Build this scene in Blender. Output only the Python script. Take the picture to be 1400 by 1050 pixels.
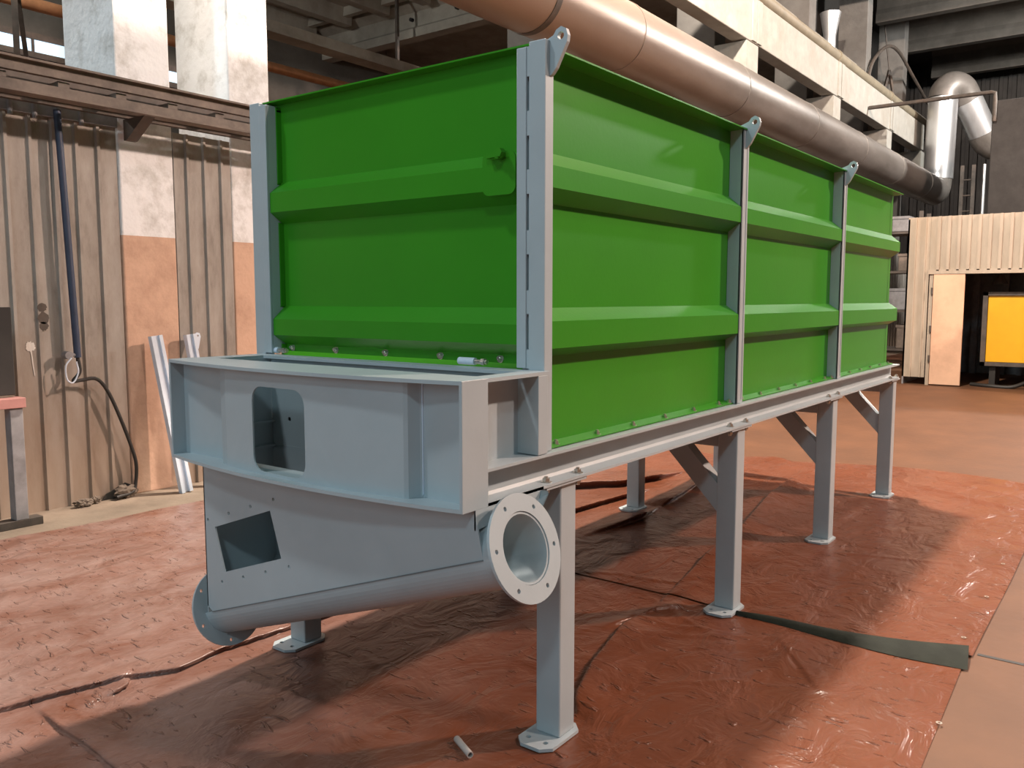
import bpy, bmesh, math, random
import numpy as np
from mathutils import Vector, Matrix

for o in list(bpy.data.objects):
    bpy.data.objects.remove(o)
S = bpy.context.scene
COL = S.collection
R = math.radians
random.seed(7)

# ------------------------------------------------------------------ camera
cam = bpy.data.cameras.new('camera')
cam.sensor_width = 36.0
cam.lens = 36.0 * 1157.0 / 1400.0
cam.clip_end = 200
co = bpy.data.objects.new('camera', cam)
COL.objects.link(co)
A_, P_ = R(37.0398), R(5.7253)
fwd = Vector((math.cos(P_) * math.cos(A_), math.cos(P_) * math.sin(A_), -math.sin(P_)))
co.location = (0, 0, 1.6)
co.rotation_euler = fwd.to_track_quat('-Z', 'Y').to_euler()
S.camera = co

# ------------------------------------------------------------------ light
S.view_settings.view_transform = 'Standard'
S.view_settings.look = 'None'
S.view_settings.gamma = 1.0
S.view_settings.use_curve_mapping = False
S.view_settings.exposure = 0.0
w = bpy.data.worlds.new('world')
S.world = w
w.use_nodes = True
w.node_tree.nodes['Background'].inputs[0].default_value = (0.80, 0.93, 1.0, 1)
w.node_tree.nodes['Background'].inputs[1].default_value = 0.025

def lamp(name, loc, power, color, radius=0.3):
    l = bpy.data.lights.new(name, 'POINT')
    l.energy = power
    l.color = color
    l.shadow_soft_size = radius
    o = bpy.data.objects.new(name, l)
    o.location = loc
    COL.objects.link(o)
    return o

WARM = (1.0, 0.715, 0.58)
lamp('bay_lamp_over_bunker', (8.4, 3.6, 10.0), 9000, (1.0, 0.85, 0.72), 0.22)
lamp('bay_lamp_right', (14.0, -7.0, 10.0), 9500, WARM, 0.30)
lamp('bay_lamp_right_near', (4.5, -6.5, 9.5), 1800, (1.0, 0.80, 0.70), 0.30)
lamp('bay_lamp_behind', (-5.0, -3.0, 8.0), 740, (0.68, 0.90, 1.0), 0.45)
lamp('left_fill', (-1.5, 4.8, 9.0), 950, (0.86, 0.95, 1.0), 0.35)  # added cool fill to whiten the left floor and wall, no lamp known there
lamp('bay_lamp_far', (25.0, -2.0, 9.4), 5200, (1.0, 0.97, 0.92), 0.35)
lamp('side_bay_fill', (3.0, 11.5, 6.6), 950, (0.98, 0.96, 0.90), 0.2)  # added fill that lifts the dim neighbouring bay, no source known
# added cool fill, unseen behind the camera, to brighten front faces and legs
g = bpy.data.lights.new('front_fill', 'AREA')
g.shape = 'RECTANGLE'; g.size = 6.0; g.size_y = 4.2; g.energy = 250; g.color = (0.66, 0.88, 1.0)
go = bpy.data.objects.new('front_fill', g); COL.objects.link(go)
go.location = (-8.5, 2.0, 4.6)
go.rotation_euler = Vector((1, 0, 0)).to_track_quat('-Z', 'Z').to_euler()

# ------------------------------------------------------------------ materials
MATS = {}
def nodes_of(name):
    m = bpy.data.materials.new(name)
    m.use_nodes = True
    nt = m.node_tree
    b = nt.nodes['Principled BSDF']
    MATS[name] = m
    return m, nt, b

def mat(name, base, rough=0.5, metal=0.0, var=0.12, scale=6.0, bump=0.0, bscale=40.0, dark=None, darkamt=0.0, stretch=(1, 1, 1), spec=0.5, detail=6.0):
    """base colour varied by object-space noise; optional dirt colour with its own noise."""
    m, nt, b = nodes_of(name)
    N, L = nt.nodes, nt.links
    tc = N.new('ShaderNodeTexCoord')
    mp = N.new('ShaderNodeMapping')
    mp.inputs['Scale'].default_value = stretch
    L.new(tc.outputs['Object'], mp.inputs[0])
    n = N.new('ShaderNodeTexNoise')
    n.inputs['Scale'].default_value = scale
    n.inputs['Detail'].default_value = detail
    n.inputs['Roughness'].default_value = 0.62
    L.new(mp.outputs[0], n.inputs['Vector'])
    cr = N.new('ShaderNodeValToRGB')
    lo = [max(0, c * (1 - var)) for c in base]
    hi = [min(1, c * (1 + var)) for c in base]
    cr.color_ramp.elements[0].position = 0.3
    cr.color_ramp.elements[1].position = 0.7
    cr.color_ramp.elements[0].color = (*lo, 1)
    cr.color_ramp.elements[1].color = (*hi, 1)
    L.new(n.outputs['Fac'], cr.inputs[0])
    out = cr.outputs[0]
    if dark:
        n2 = N.new('ShaderNodeTexNoise')
        n2.inputs['Scale'].default_value = scale * 0.37
        n2.inputs['Detail'].default_value = 9
        n2.inputs['Roughness'].default_value = 0.7
        L.new(mp.outputs[0], n2.inputs['Vector'])
        r2 = N.new('ShaderNodeValToRGB')
        r2.color_ramp.elements[0].position = 0.48
        r2.color_ramp.elements[1].position = 0.68
        r2.color_ramp.elements[0].color = (0, 0, 0, 1)
        r2.color_ramp.elements[1].color = (darkamt,) * 3 + (1,)
        L.new(n2.outputs['Fac'], r2.inputs[0])
        mx = N.new('ShaderNodeMix')
        mx.data_type = 'RGBA'
        L.new(r2.outputs[0], mx.inputs['Factor'])
        L.new(out, mx.inputs['A'])
        mx.inputs['B'].default_value = (*dark, 1)
        out = mx.outputs['Result']
    L.new(out, b.inputs['Base Color'])
    b.inputs['Roughness'].default_value = rough
    b.inputs['Metallic'].default_value = metal
    b.inputs['Specular IOR Level'].default_value = spec
    if bump:
        nb = N.new('ShaderNodeTexNoise')
        nb.inputs['Scale'].default_value = bscale
        nb.inputs['Detail'].default_value = 8
        L.new(mp.outputs[0], nb.inputs['Vector'])
        bp = N.new('ShaderNodeBump')
        bp.inputs['Strength'].default_value = bump
        bp.inputs['Distance'].default_value = 0.02
        L.new(nb.outputs['Fac'], bp.inputs['Height'])
        L.new(bp.outputs[0], b.inputs['Normal'])
    return m

def emis(name, color, strength):
    m, nt, b = nodes_of(name)
    b.inputs['Base Color'].default_value = (*color, 1)
    b.inputs['Emission Color'].default_value = (*color, 1)
    b.inputs['Emission Strength'].default_value = strength
    return m

GREEN = mat('green_paint', (0.039, 0.262, 0.012), 0.33, var=0.05, scale=2.0, bump=0.02, bscale=60, spec=0.32)
GREY = mat('bluegrey_paint', (0.41, 0.475, 0.50), 0.40, var=0.05, scale=3.0, bump=0.02, bscale=60)
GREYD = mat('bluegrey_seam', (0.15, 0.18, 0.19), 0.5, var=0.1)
ZINC = mat('zinc_bolt', (0.62, 0.60, 0.55), 0.3, metal=0.9, var=0.1)
HOLE = mat('hole_dark', (0.012, 0.012, 0.014), 0.8)
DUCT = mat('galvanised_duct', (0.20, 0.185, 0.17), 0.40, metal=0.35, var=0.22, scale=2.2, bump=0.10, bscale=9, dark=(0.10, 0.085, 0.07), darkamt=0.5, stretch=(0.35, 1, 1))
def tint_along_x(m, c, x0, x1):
    """warm light on the near duct painted into its colour, peach-brown fading along X"""
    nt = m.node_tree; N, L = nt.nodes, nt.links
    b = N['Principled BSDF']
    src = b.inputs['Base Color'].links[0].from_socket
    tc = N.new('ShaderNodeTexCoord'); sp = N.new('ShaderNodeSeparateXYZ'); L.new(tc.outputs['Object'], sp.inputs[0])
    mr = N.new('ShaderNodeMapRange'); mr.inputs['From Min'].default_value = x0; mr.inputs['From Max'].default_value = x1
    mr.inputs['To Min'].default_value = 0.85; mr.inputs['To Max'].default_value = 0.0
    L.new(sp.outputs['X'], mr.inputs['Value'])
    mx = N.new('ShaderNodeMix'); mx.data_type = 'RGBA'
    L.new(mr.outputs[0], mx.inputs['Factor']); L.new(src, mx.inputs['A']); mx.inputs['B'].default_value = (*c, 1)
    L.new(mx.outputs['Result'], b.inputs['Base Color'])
tint_along_x(DUCT, (0.36, 0.24, 0.17), 5.0, 13.0)  # warm lamplight on the near lengths, put into the base colour
DUCTB = mat('bright_duct', (0.66, 0.67, 0.68), 0.33, metal=0.75, var=0.18, scale=2.0, bump=0.06, bscale=6, stretch=(1, 1, 0.25))
GIRD = mat('cream_concrete', (0.38, 0.375, 0.34), 0.85, var=0.12, scale=3, bump=0.35, bscale=14, dark=(0.33, 0.30, 0.25), darkamt=0.6)
CONC = mat('white_concrete', (0.74, 0.73, 0.69), 0.85, var=0.12, scale=3, bump=0.35, bscale=14, dark=(0.33, 0.30, 0.26), darkamt=0.6, stretch=(1, 1, 0.5))
CONCG = mat('grey_concrete', (0.30, 0.28, 0.24), 0.9, var=0.2, scale=2, bump=0.3, bscale=12, dark=(0.12, 0.10, 0.08), darkamt=0.6)
CONCM = mat('mid_grey_concrete', (0.16, 0.155, 0.145), 0.9, var=0.2, scale=2, bump=0.3, bscale=12, dark=(0.12, 0.11, 0.10), darkamt=0.6)
CONCD = mat('sooty_concrete', (0.10, 0.09, 0.078), 0.9, var=0.25, scale=1.5, bump=0.3, bscale=12, dark=(0.06, 0.05, 0.04), darkamt=0.6)
SOOT = mat('soot_black_sheet', (0.026, 0.024, 0.022), 0.8, var=0.3, scale=2.0)
STEELD = mat('dark_steel', (0.085, 0.072, 0.062), 0.6, metal=0.2, var=0.3, scale=8, dark=(0.16, 0.11, 0.08), darkamt=0.5)
STEELB = mat('brown_steel', (0.17, 0.135, 0.11), 0.65, var=0.3, scale=7, dark=(0.05, 0.04, 0.035), darkamt=0.7)
CREAM = mat('cream_sheet', (0.38, 0.32, 0.25), 0.5, var=0.12, scale=4, dark=(0.30, 0.22, 0.14), darkamt=0.5, stretch=(1, 1, 0.3))
PEACH = mat('peach_paint', (0.66, 0.42, 0.28), 0.6, var=0.08, scale=3, dark=(0.34, 0.20, 0.13), darkamt=0.45)
YEL = mat('yellow_paint', (0.80, 0.42, 0.01), 0.45, var=0.04)
NAVY = mat('navy_pipe', (0.030, 0.045, 0.085), 0.5, var=0.2)
BLACK = mat('black_rubber', (0.02, 0.018, 0.016), 0.6)
WHITEP = mat('white_profile', (0.62, 0.70, 0.80), 0.35, var=0.05)
PINKS = mat('red_primer', (0.42, 0.20, 0.18), 0.6, var=0.15, scale=9)
GREYS = mat('grey_steel', (0.24, 0.24, 0.25), 0.55, var=0.2, scale=9, dark=(0.10, 0.09, 0.09), darkamt=0.5)
EYE = mat('eyelet_metal', (0.75, 0.70, 0.62), 0.3, metal=0.8)
SKY = emis('daylight_glass', (0.62, 0.80, 0.95), 0.75)
RUBBLE = mat('rubble', (0.15, 0.12, 0.095), 0.95, var=0.35, scale=25, bump=0.5, bscale=30)
BLOCK = mat('grey_blockwork', (0.048, 0.046, 0.044), 0.85, var=0.2, scale=2.5, bump=0.25, bscale=10, dark=(0.03, 0.028, 0.027), darkamt=0.7)

def make_sheet_mat():
    """left wall sheeting: tan-grey painted steel with grime and the older peach band low down"""
    m, nt, b = nodes_of('wall_sheeting')
    N, L = nt.nodes, nt.links
    tc = N.new('ShaderNodeTexCoord')
    sp = N.new('ShaderNodeSeparateXYZ')
    L.new(tc.outputs['Object'], sp.inputs[0])
    mp = N.new('ShaderNodeMapping')
    mp.inputs['Scale'].default_value = (1.6, 1.6, 0.45)
    L.new(tc.outputs['Object'], mp.inputs[0])
    n = N.new('ShaderNodeTexNoise')
    n.inputs['Scale'].default_value = 3.5
    n.inputs['Detail'].default_value = 9
    n.inputs['Roughness'].default_value = 0.7
    L.new(mp.outputs[0], n.inputs['Vector'])
    cr = N.new('ShaderNodeValToRGB')
    e = cr.color_ramp.elements
    e[0].position, e[0].color = 0.30, (0.20, 0.175, 0.15, 1)
    e[1].position, e[1].color = 0.66, (0.39, 0.36, 0.325, 1)
    x = e.new(0.48); x.color = (0.32, 0.29, 0.255, 1)
    L.new(n.outputs['Fac'], cr.inputs[0])
    # grime below about 0.9 m, with a ragged edge
    n2 = N.new('ShaderNodeTexNoise')
    n2.inputs['Scale'].default_value = 2.2
    n2.inputs['Detail'].default_value = 7
    L.new(tc.outputs['Object'], n2.inputs['Vector'])
    ad = N.new('ShaderNodeMath'); ad.operation = 'MULTIPLY_ADD'
    ad.inputs[1].default_value = 0.9; 
    L.new(n2.outputs['Fac'], ad.inputs[0]); L.new(sp.outputs['Z'], ad.inputs[2])
    r2 = N.new('ShaderNodeMapRange')
    r2.inputs['From Min'].default_value = 0.75
    r2.inputs['From Max'].default_value = 1.7
    r2.inputs['To Min'].default_value = 0.55
    r2.inputs['To Max'].default_value = 0.0
    L.new(ad.outputs[0], r2.inputs['Value'])
    mx = N.new('ShaderNodeMix'); mx.data_type = 'RGBA'
    L.new(r2.outputs[0], mx.inputs['Factor'])
    L.new(cr.outputs[0], mx.inputs['A'])
    mx.inputs['B'].default_value = (0.30, 0.20, 0.13, 1)
    L.new(mx.outputs['Result'], b.inputs['Base Color'])
    b.inputs['Roughness'].default_value = 0.55
    return m
SHEET = make_sheet_mat()

def make_two_tone():
    """column paint: whitewash above about 2.1 m, peach below (a real painted band)"""
    m, nt, b = nodes_of('two_tone_column')
    N, L = nt.nodes, nt.links
    tc = N.new('ShaderNodeTexCoord')
    sp = N.new('ShaderNodeSeparateXYZ')
    L.new(tc.outputs['Object'], sp.inputs[0])
    n = N.new('ShaderNodeTexNoise')
    n.inputs['Scale'].default_value = 3.0
    n.inputs['Detail'].default_value = 9
    n.inputs['Roughness'].default_value = 0.68
    L.new(tc.outputs['Object'], n.inputs['Vector'])
    wht = N.new('ShaderNodeValToRGB')
    wht.color_ramp.elements[0].position = 0.33; wht.color_ramp.elements[0].color = (0.52, 0.51, 0.48, 1)
    wht.color_ramp.elements[1].position = 0.52; wht.color_ramp.elements[1].color = (0.84, 0.85, 0.85, 1)
    pch = N.new('ShaderNodeValToRGB')
    pch.color_ramp.elements[0].position = 0.3; pch.color_ramp.elements[0].color = (0.48, 0.30, 0.21, 1)
    pch.color_ramp.elements[1].position = 0.55; pch.color_ramp.elements[1].color = (0.64, 0.42, 0.30, 1)
    L.new(n.outputs['Fac'], wht.inputs[0]); L.new(n.outputs['Fac'], pch.inputs[0])
    gt = N.new('ShaderNodeMath'); gt.operation = 'GREATER_THAN'
    gt.inputs[1].default_value = 2.11
    L.new(sp.outputs['Z'], gt.inputs[0])
    mx = N.new('ShaderNodeMix'); mx.data_type = 'RGBA'
    L.new(gt.outputs[0], mx.inputs['Factor'])
    L.new(pch.outputs[0], mx.inputs['A']); L.new(wht.outputs[0], mx.inputs['B'])
    L.new(mx.outputs['Result'], b.inputs['Base Color'])
    b.inputs['Roughness'].default_value = 0.85
    nb = N.new('ShaderNodeTexNoise'); nb.inputs['Scale'].default_value = 16; nb.inputs['Detail'].default_value = 8
    L.new(tc.outputs['Object'], nb.inputs['Vector'])
    bp = N.new('ShaderNodeBump'); bp.inputs['Strength'].default_value = 0.35; bp.inputs['Distance'].default_value = 0.02
    L.new(nb.outputs['Fac'], bp.inputs['Height']); L.new(bp.outputs[0], b.inputs['Normal'])
    return m
TWOTONE = make_two_tone()

def make_tarp_mat(name, c0, c1, dusty, dustamt):
    m, nt, b = nodes_of(name)
    N, L = nt.nodes, nt.links
    tc = N.new('ShaderNodeTexCoord')
    n = N.new('ShaderNodeTexNoise'); n.inputs['Scale'].default_value = 1.3; n.inputs['Detail'].default_value = 10; n.inputs['Roughness'].default_value = 0.66
    L.new(tc.outputs['Object'], n.inputs['Vector'])
    cr = N.new('ShaderNodeValToRGB')
    cr.color_ramp.elements[0].position = 0.32; cr.color_ramp.elements[0].color = (*c0, 1)
    cr.color_ramp.elements[1].position = 0.66; cr.color_ramp.elements[1].color = (*c1, 1)
    L.new(n.outputs['Fac'], cr.inputs[0])
    mp = N.new('ShaderNodeMapping'); mp.inputs['Scale'].default_value = (1.0, 1.5, 1); mp.inputs['Rotation'].default_value = (0, 0, R(20))
    L.new(tc.outputs['Object'], mp.inputs[0])
    n2 = N.new('ShaderNodeTexNoise'); n2.inputs['Scale'].default_value = 1.7; n2.inputs['Detail'].default_value = 12; n2.inputs['Roughness'].default_value = 0.75
    n2.inputs['Distortion'].default_value = 0.6
    L.new(mp.outputs[0], n2.inputs['Vector'])
    r2 = N.new('ShaderNodeValToRGB')
    r2.color_ramp.elements[0].position = 0.45; r2.color_ramp.elements[0].color = (0, 0, 0, 1)
    r2.color_ramp.elements[1].position = 0.72; r2.color_ramp.elements[1].color = (dustamt,) * 3 + (1,)
    L.new(n2.outputs['Fac'], r2.inputs[0])
    mx = N.new('ShaderNodeMix'); mx.data_type = 'RGBA'
    # dust has been trodden in towards the left wall
    sp = N.new('ShaderNodeSeparateXYZ'); L.new(tc.outputs['Object'], sp.inputs[0])
    dx = N.new('ShaderNodeMath'); dx.operation = 'MULTIPLY_ADD'; dx.inputs[1].default_value = -0.45
    L.new(sp.outputs['X'], dx.inputs[0]); L.new(sp.outputs['Y'], dx.inputs[2])
    mr = N.new('ShaderNodeMapRange'); mr.inputs['From Min'].default_value = 0.6; mr.inputs['From Max'].default_value = 3.0
    mr.inputs['To Min'].default_value = 0.10; mr.inputs['To Max'].default_value = 1.0
    L.new(dx.outputs[0], mr.inputs['Value'])
    r2.color_ramp.elements[0].position = 0.28; r2.color_ramp.elements[1].position = 0.66
    mm = N.new('ShaderNodeMath'); mm.operation = 'MULTIPLY'
    L.new(r2.outputs[0], mm.inputs[0]); L.new(mr.outputs[0], mm.inputs[1])
    L.new(mm.outputs[0], mx.inputs['Factor']); L.new(cr.outputs[0], mx.inputs['A'])
    mx.inputs['B'].default_value = (*dusty, 1)
    L.new(mx.outputs['Result'], b.inputs['Base Color'])
    b.inputs['Roughness'].default_value = 0.31
    b.inputs['Specular IOR Level'].default_value = 0.3
    # soft broad wrinkles plus sparse sharp creases of the woven sheet
    n3 = N.new('ShaderNodeTexNoise'); n3.inputs['Scale'].default_value = 3.4; n3.inputs['Detail'].default_value = 4; n3.inputs['Roughness'].default_value = 0.55; n3.inputs['Distortion'].default_value = 0.8
    L.new(mp.outputs[0], n3.inputs['Vector'])
    bp = N.new('ShaderNodeBump'); bp.inputs['Strength'].default_value = 0.55; bp.inputs['Distance'].default_value = 0.05
    L.new(n3.outputs['Fac'], bp.inputs['Height'])
    mp2 = N.new('ShaderNodeMapping'); mp2.inputs['Scale'].default_value = (3.2, 1.0, 1); mp2.inputs['Rotation'].default_value = (0, 0, R(-14))
    L.new(tc.outputs['Object'], mp2.inputs[0])
    n4 = N.new('ShaderNodeTexNoise'); n4.inputs['Scale'].default_value = 9.0; n4.inputs['Detail'].default_value = 3; n4.inputs['Distortion'].default_value = 0.6
    L.new(mp2.outputs[0], n4.inputs['Vector'])
    r4 = N.new('ShaderNodeMapRange'); r4.interpolation_type = 'SMOOTHSTEP'
    r4.inputs['From Min'].default_value = 0.60; r4.inputs['From Max'].default_value = 0.74
    L.new(n4.outputs['Fac'], r4.inputs['Value'])
    bp2 = N.new('ShaderNodeBump'); bp2.inputs['Strength'].default_value = 0.9; bp2.inputs['Distance'].default_value = 0.012
    L.new(r4.outputs[0], bp2.inputs['Height']); L.new(bp.outputs[0], bp2.inputs['Normal'])
    L.new(bp2.outputs[0], b.inputs['Normal'])
    return m
TARP = make_tarp_mat('tarpaulin', (0.125, 0.035, 0.013), (0.165, 0.048, 0.019), (0.36, 0.245, 0.215), 0.85)
TARPU = mat('tarpaulin_underside', (0.018, 0.022, 0.016), 0.7, spec=0.15, var=0.3, scale=8, bump=0.2, bscale=20)
FLOORM = mat('floor_concrete', (0.125, 0.057, 0.028), 0.6, var=0.16, spec=0.3, scale=1.6, bump=0.12, bscale=18, dark=(0.085, 0.042, 0.024), darkamt=0.6)

# ------------------------------------------------------------------ mesh helpers
def link(name, bm, m, parent=None, smooth=False, kind=None, recalc=True):
    if recalc:
        bmesh.ops.recalc_face_normals(bm, faces=bm.faces)
    me = bpy.data.meshes.new(name)
    bm.to_mesh(me)
    bm.free()
    me.materials.append(m)
    o = bpy.data.objects.new(name, me)
    COL.objects.link(o)
    if parent is not None:
        o.parent = parent
        if not isinstance(parent.data, bpy.types.Mesh):
            o.location = -parent.location if False else (0, 0, 0)
            o.matrix_parent_inverse = Matrix.Translation(-parent.location)
    if smooth:
        for p in me.polygons:
            p.use_smooth = True
        me.set_sharp_from_angle(angle=R(35))
    if kind:
        o['kind'] = kind
    return o

def tag(o, label=None, cat=None, group=None, kind=None):
    if label: o['label'] = label
    if cat: o['category'] = cat
    if group: o['group'] = group
    if kind: o['kind'] = kind
    return o

def thing(name, loc, label, cat, group=None):
    o = bpy.data.objects.new(name, None)
    o.location = loc
    o.empty_display_size = 0.2
    COL.objects.link(o)
    return tag(o, label, cat, group)

def BM():
    return bmesh.new()

def box(bm, x0, x1, y0, y1, z0, z1, bev=0.0):
    v = [bm.verts.new((x, y, z)) for x in (x0, x1) for y in (y0, y1) for z in (z0, z1)]
    f = [(0, 1, 3, 2), (4, 6, 7, 5), (0, 4, 5, 1), (2, 3, 7, 6), (0, 2, 6, 4), (1, 5, 7, 3)]
    fs = [bm.faces.new([v[i] for i in q]) for q in f]
    if bev:
        es = set(e for q in fs for e in q.edges)
        bmesh.ops.bevel(bm, geom=list(es), offset=bev, segments=2, profile=0.5, affect='EDGES')

def frame_of(d):
    d = Vector(d).normalized()
    u = Vector((0, 0, 1)) if abs(d.z) < 0.95 else Vector((1, 0, 0))
    a = d.cross(u).normalized()
    return d, a, a.cross(d).normalized()

def cyl(bm, p0, p1, r0, r1=None, n=20, caps=True):
    r1 = r0 if r1 is None else r1
    p0, p1 = Vector(p0), Vector(p1)
    d, a, b = frame_of(p1 - p0)
    A = [bm.verts.new(p0 + (a * math.cos(t) + b * math.sin(t)) * r0) for t in [2 * math.pi * i / n for i in range(n)]]
    B = [bm.verts.new(p1 + (a * math.cos(t) + b * math.sin(t)) * r1) for t in [2 * math.pi * i / n for i in range(n)]]
    for i in range(n):
        bm.faces.new((A[i], A[(i + 1) % n], B[(i + 1) % n], B[i]))
    if caps:
        bm.faces.new(A[::-1]); bm.faces.new(B)

def tube(bm, pts, r, n=12, caps=True):
    """round tube swept along a polyline with a parallel-transported frame"""
    pts = [Vector(p) for p in pts]
    rs = r if isinstance(r, (list, tuple)) else [r] * len(pts)
    rings, a = [], None
    for i, p in enumerate(pts):
        if i == 0: d = pts[1] - pts[0]
        elif i == len(pts) - 1: d = pts[-1] - pts[-2]
        else: d = (pts[i + 1] - p).normalized() + (p - pts[i - 1]).normalized()
        d.normalize()
        if a is None:
            _, a, _ = frame_of(d)
        a = (a - d * a.dot(d)).normalized()
        b = d.cross(a)
        rings.append([bm.verts.new(p + (a * math.cos(2 * math.pi * k / n) + b * math.sin(2 * math.pi * k / n)) * rs[i]) for k in range(n)])
    for A, B in zip(rings, rings[1:]):
        for k in range(n):
            bm.faces.new((A[k], A[(k + 1) % n], B[(k + 1) % n], B[k]))
    if caps:
        bm.faces.new(rings[0][::-1]); bm.faces.new(rings[-1])

def smooth_path(pts, n=8):
    """Catmull-Rom resample"""
    P = [Vector(p) for p in pts]
    P = [P[0] * 2 - P[1]] + P + [P[-1] * 2 - P[-2]]
    out = []
    for i in range(1, len(P) - 2):
        for k in range(n):
            t = k / n
            out.append(0.5 * ((2 * P[i]) + (-P[i - 1] + P[i + 1]) * t + (2 * P[i - 1] - 5 * P[i] + 4 * P[i + 1] - P[i + 2]) * t * t + (-P[i - 1] + 3 * P[i] - 3 * P[i + 1] + P[i + 2]) * t ** 3))
    out.append(P[-2])
    return out

def bar(bm, p0, p1, w, h, up=(0, 0, 1)):
    p0, p1 = Vector(p0), Vector(p1)
    d = (p1 - p0).normalized()
    s = d.cross(Vector(up)).normalized()
    u = s.cross(d).normalized()
    q = [(-1, -1), (1, -1), (1, 1), (-1, 1)]
    A = [bm.verts.new(p0 + s * a * w / 2 + u * b * h / 2) for a, b in q]
    B = [bm.verts.new(p1 + s * a * w / 2 + u * b * h / 2) for a, b in q]
    for i in range(4):
        bm.faces.new((A[i], A[(i + 1) % 4], B[(i + 1) % 4], B[i]))
    bm.faces.new(A[::-1]); bm.faces.new(B)

def plate(bm, outline, holes, thick, fn):
    """flat plate with real holes: outline and holes in 2-D, fn(u, v, w) -> 3-D, thickness along w"""
    loops = []
    fbm = bmesh.new()
    es = []
    for lp in [outline] + list(holes):
        vs = [fbm.verts.new((u, v, 0)) for u, v in lp]
        es += [fbm.edges.new((vs[i], vs[(i + 1) % len(vs)])) for i in range(len(vs))]
        loops.append(len(lp))
    bmesh.ops.triangle_fill(fbm, use_beauty=True, use_dissolve=False, edges=es)
    fbm.verts.ensure_lookup_table()
    fbm.verts.index_update()
    N = len(fbm.verts)
    uv = [(v.co.x, v.co.y) for v in fbm.verts]
    T = [bm.verts.new(fn(u, v, 0)) for u, v in uv]
    B = [bm.verts.new(fn(u, v, thick)) for u, v in uv]
    for f in fbm.faces:
        ix = [v.index for v in f.verts]
        bm.faces.new([T[i] for i in ix])
        bm.faces.new([B[i] for i in ix[::-1]])
    s = 0
    for n in loops:
        for i in range(n):
            a, b = s + i, s + (i + 1) % n
            bm.faces.new((T[a], B[a], B[b], T[b]))
        s += n
    fbm.free()

def circle(cx, cy, r, n=24):
    return [(cx + r * math.cos(2 * math.pi * i / n), cy + r * math.sin(2 * math.pi * i / n)) for i in range(n)]

def rrect(x0, x1, y0, y1, r, n=5):
    out = []
    for cx, cy, a0 in ((x1 - r, y1 - r, 0), (x0 + r, y1 - r, 90), (x0 + r, y0 + r, 180), (x1 - r, y0 + r, 270)):
        for i in range(n + 1):
            a = R(a0 + 90 * i / n)
            out.append((cx + r * math.cos(a), cy + r * math.sin(a)))
    return out

def sweep(bm, prof, fn, t0, t1, thick=None):
    """open profile of (a, b) pairs extruded from t0 to t1: fn(a, b, t)"""
    A = [bm.verts.new(fn(a, b, t0)) for a, b in prof]
    B = [bm.verts.new(fn(a, b, t1)) for a, b in prof]
    for i in range(len(prof) - 1):
        bm.faces.new((A[i], A[i + 1], B[i + 1], B[i]))
    return A, B

def solid_profile(bm, prof, fn, t0, t1):
    """closed profile extruded with caps"""
    A = [bm.verts.new(fn(a, b, t0)) for a, b in prof]
    B = [bm.verts.new(fn(a, b, t1)) for a, b in prof]
    n = len(prof)
    for i in range(n):
        bm.faces.new((A[i], A[(i + 1) % n], B[(i + 1) % n], B[i]))
    bm.faces.new(A[::-1]); bm.faces.new(B)

def off_profile(prof, t):
    """give an open profile thickness t (towards -b) and close it"""
    return list(prof) + [(a, b - t) for a, b in reversed(prof)]

def hexbolt(bm, p, nrm, r=0.013, h=0.011, washer=True):
    p, nrm = Vector(p), Vector(nrm).normalized()
    if washer:
        cyl(bm, p, p + nrm * 0.003, r * 1.45, n=14)
    cyl(bm, p + nrm * 0.003, p + nrm * (0.003 + h), r, n=6)
    cyl(bm, p + nrm * (0.003 + h), p + nrm * (0.009 + h), r * 0.55, n=10)

# ------------------------------------------------------------------ floor and shell
bm = BM(); box(bm, -9, 40, -14, 18, -0.2, 0.0)
link('floor', bm, FLOORM, kind='structure')

# main bay roof with cross beams
bm = BM(); box(bm, -9, 40, -14, 8.5, 11.0, 11.25)
link('ceiling', bm, SOOT, kind='structure')
# neighbouring bay roof: thin ribbed slabs
bm = BM()
box(bm, -9, 40, 7.2, 18, 8.05, 8.3)
for k in range(9):
    y = 7.7 + k * 1.2
    solid_profile(bm, [(y - 0.17, 8.06), (y - 0.11, 7.72), (y + 0.11, 7.72), (y + 0.17, 8.06)], lambda a, b, t: (t, a, b), -9, 13.6)
for k in range(7):
    x = -4 + k * 2.9
    box(bm, x - 0.07, x + 0.07, 7.3, 17.5, 7.86, 8.06)
link('ceiling_side_bay', bm, CONCG, kind='structure')
bm = BM(); box(bm, 38.0, 38.3, -14, 18, 0, 11.2)
for k in range(60):
    y = -6 + k * 0.3
    box(bm, 37.93, 38.0, y, y + 0.12, 0, 11)
link('wall_far', bm, SOOT, kind='structure')
bm = BM(); box(bm, -9, 40, 17.7, 18.0, 0, 8.3)
link('wall_side_bay', bm, CONCD, kind='structure')
bm = BM(); box(bm, -9, 40, 8.4, 8.5, 8.3, 11.0)
link('wall_upper', bm, SOOT, kind='structure')

# daylight strip window far in the neighbouring bay
bm = BM(); box(bm, 5.5, 10.6, 15.98, 16.02, 5.92, 6.14)
wp = link('window_1', bm, SKY, kind='structure')
bm = BM()
box(bm, 5.3, 11.0, 15.94, 16.10, 6.14, 6.24); box(bm, 5.3, 11.0, 15.94, 16.10, 5.82, 5.92)
for k in range(7):
    box(bm, 5.5 + k * 0.85 - 0.02, 5.5 + k * 0.85 + 0.02, 15.95, 16.0, 5.92, 6.14)
f_ = link('window_frame', bm, STEELD, parent=wp)
bm = BM(); box(bm, -9, 16, 16.10, 16.3, 0, 8.05)
link('wall_side_bay_panel', bm, CONCD, kind='structure')

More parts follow.
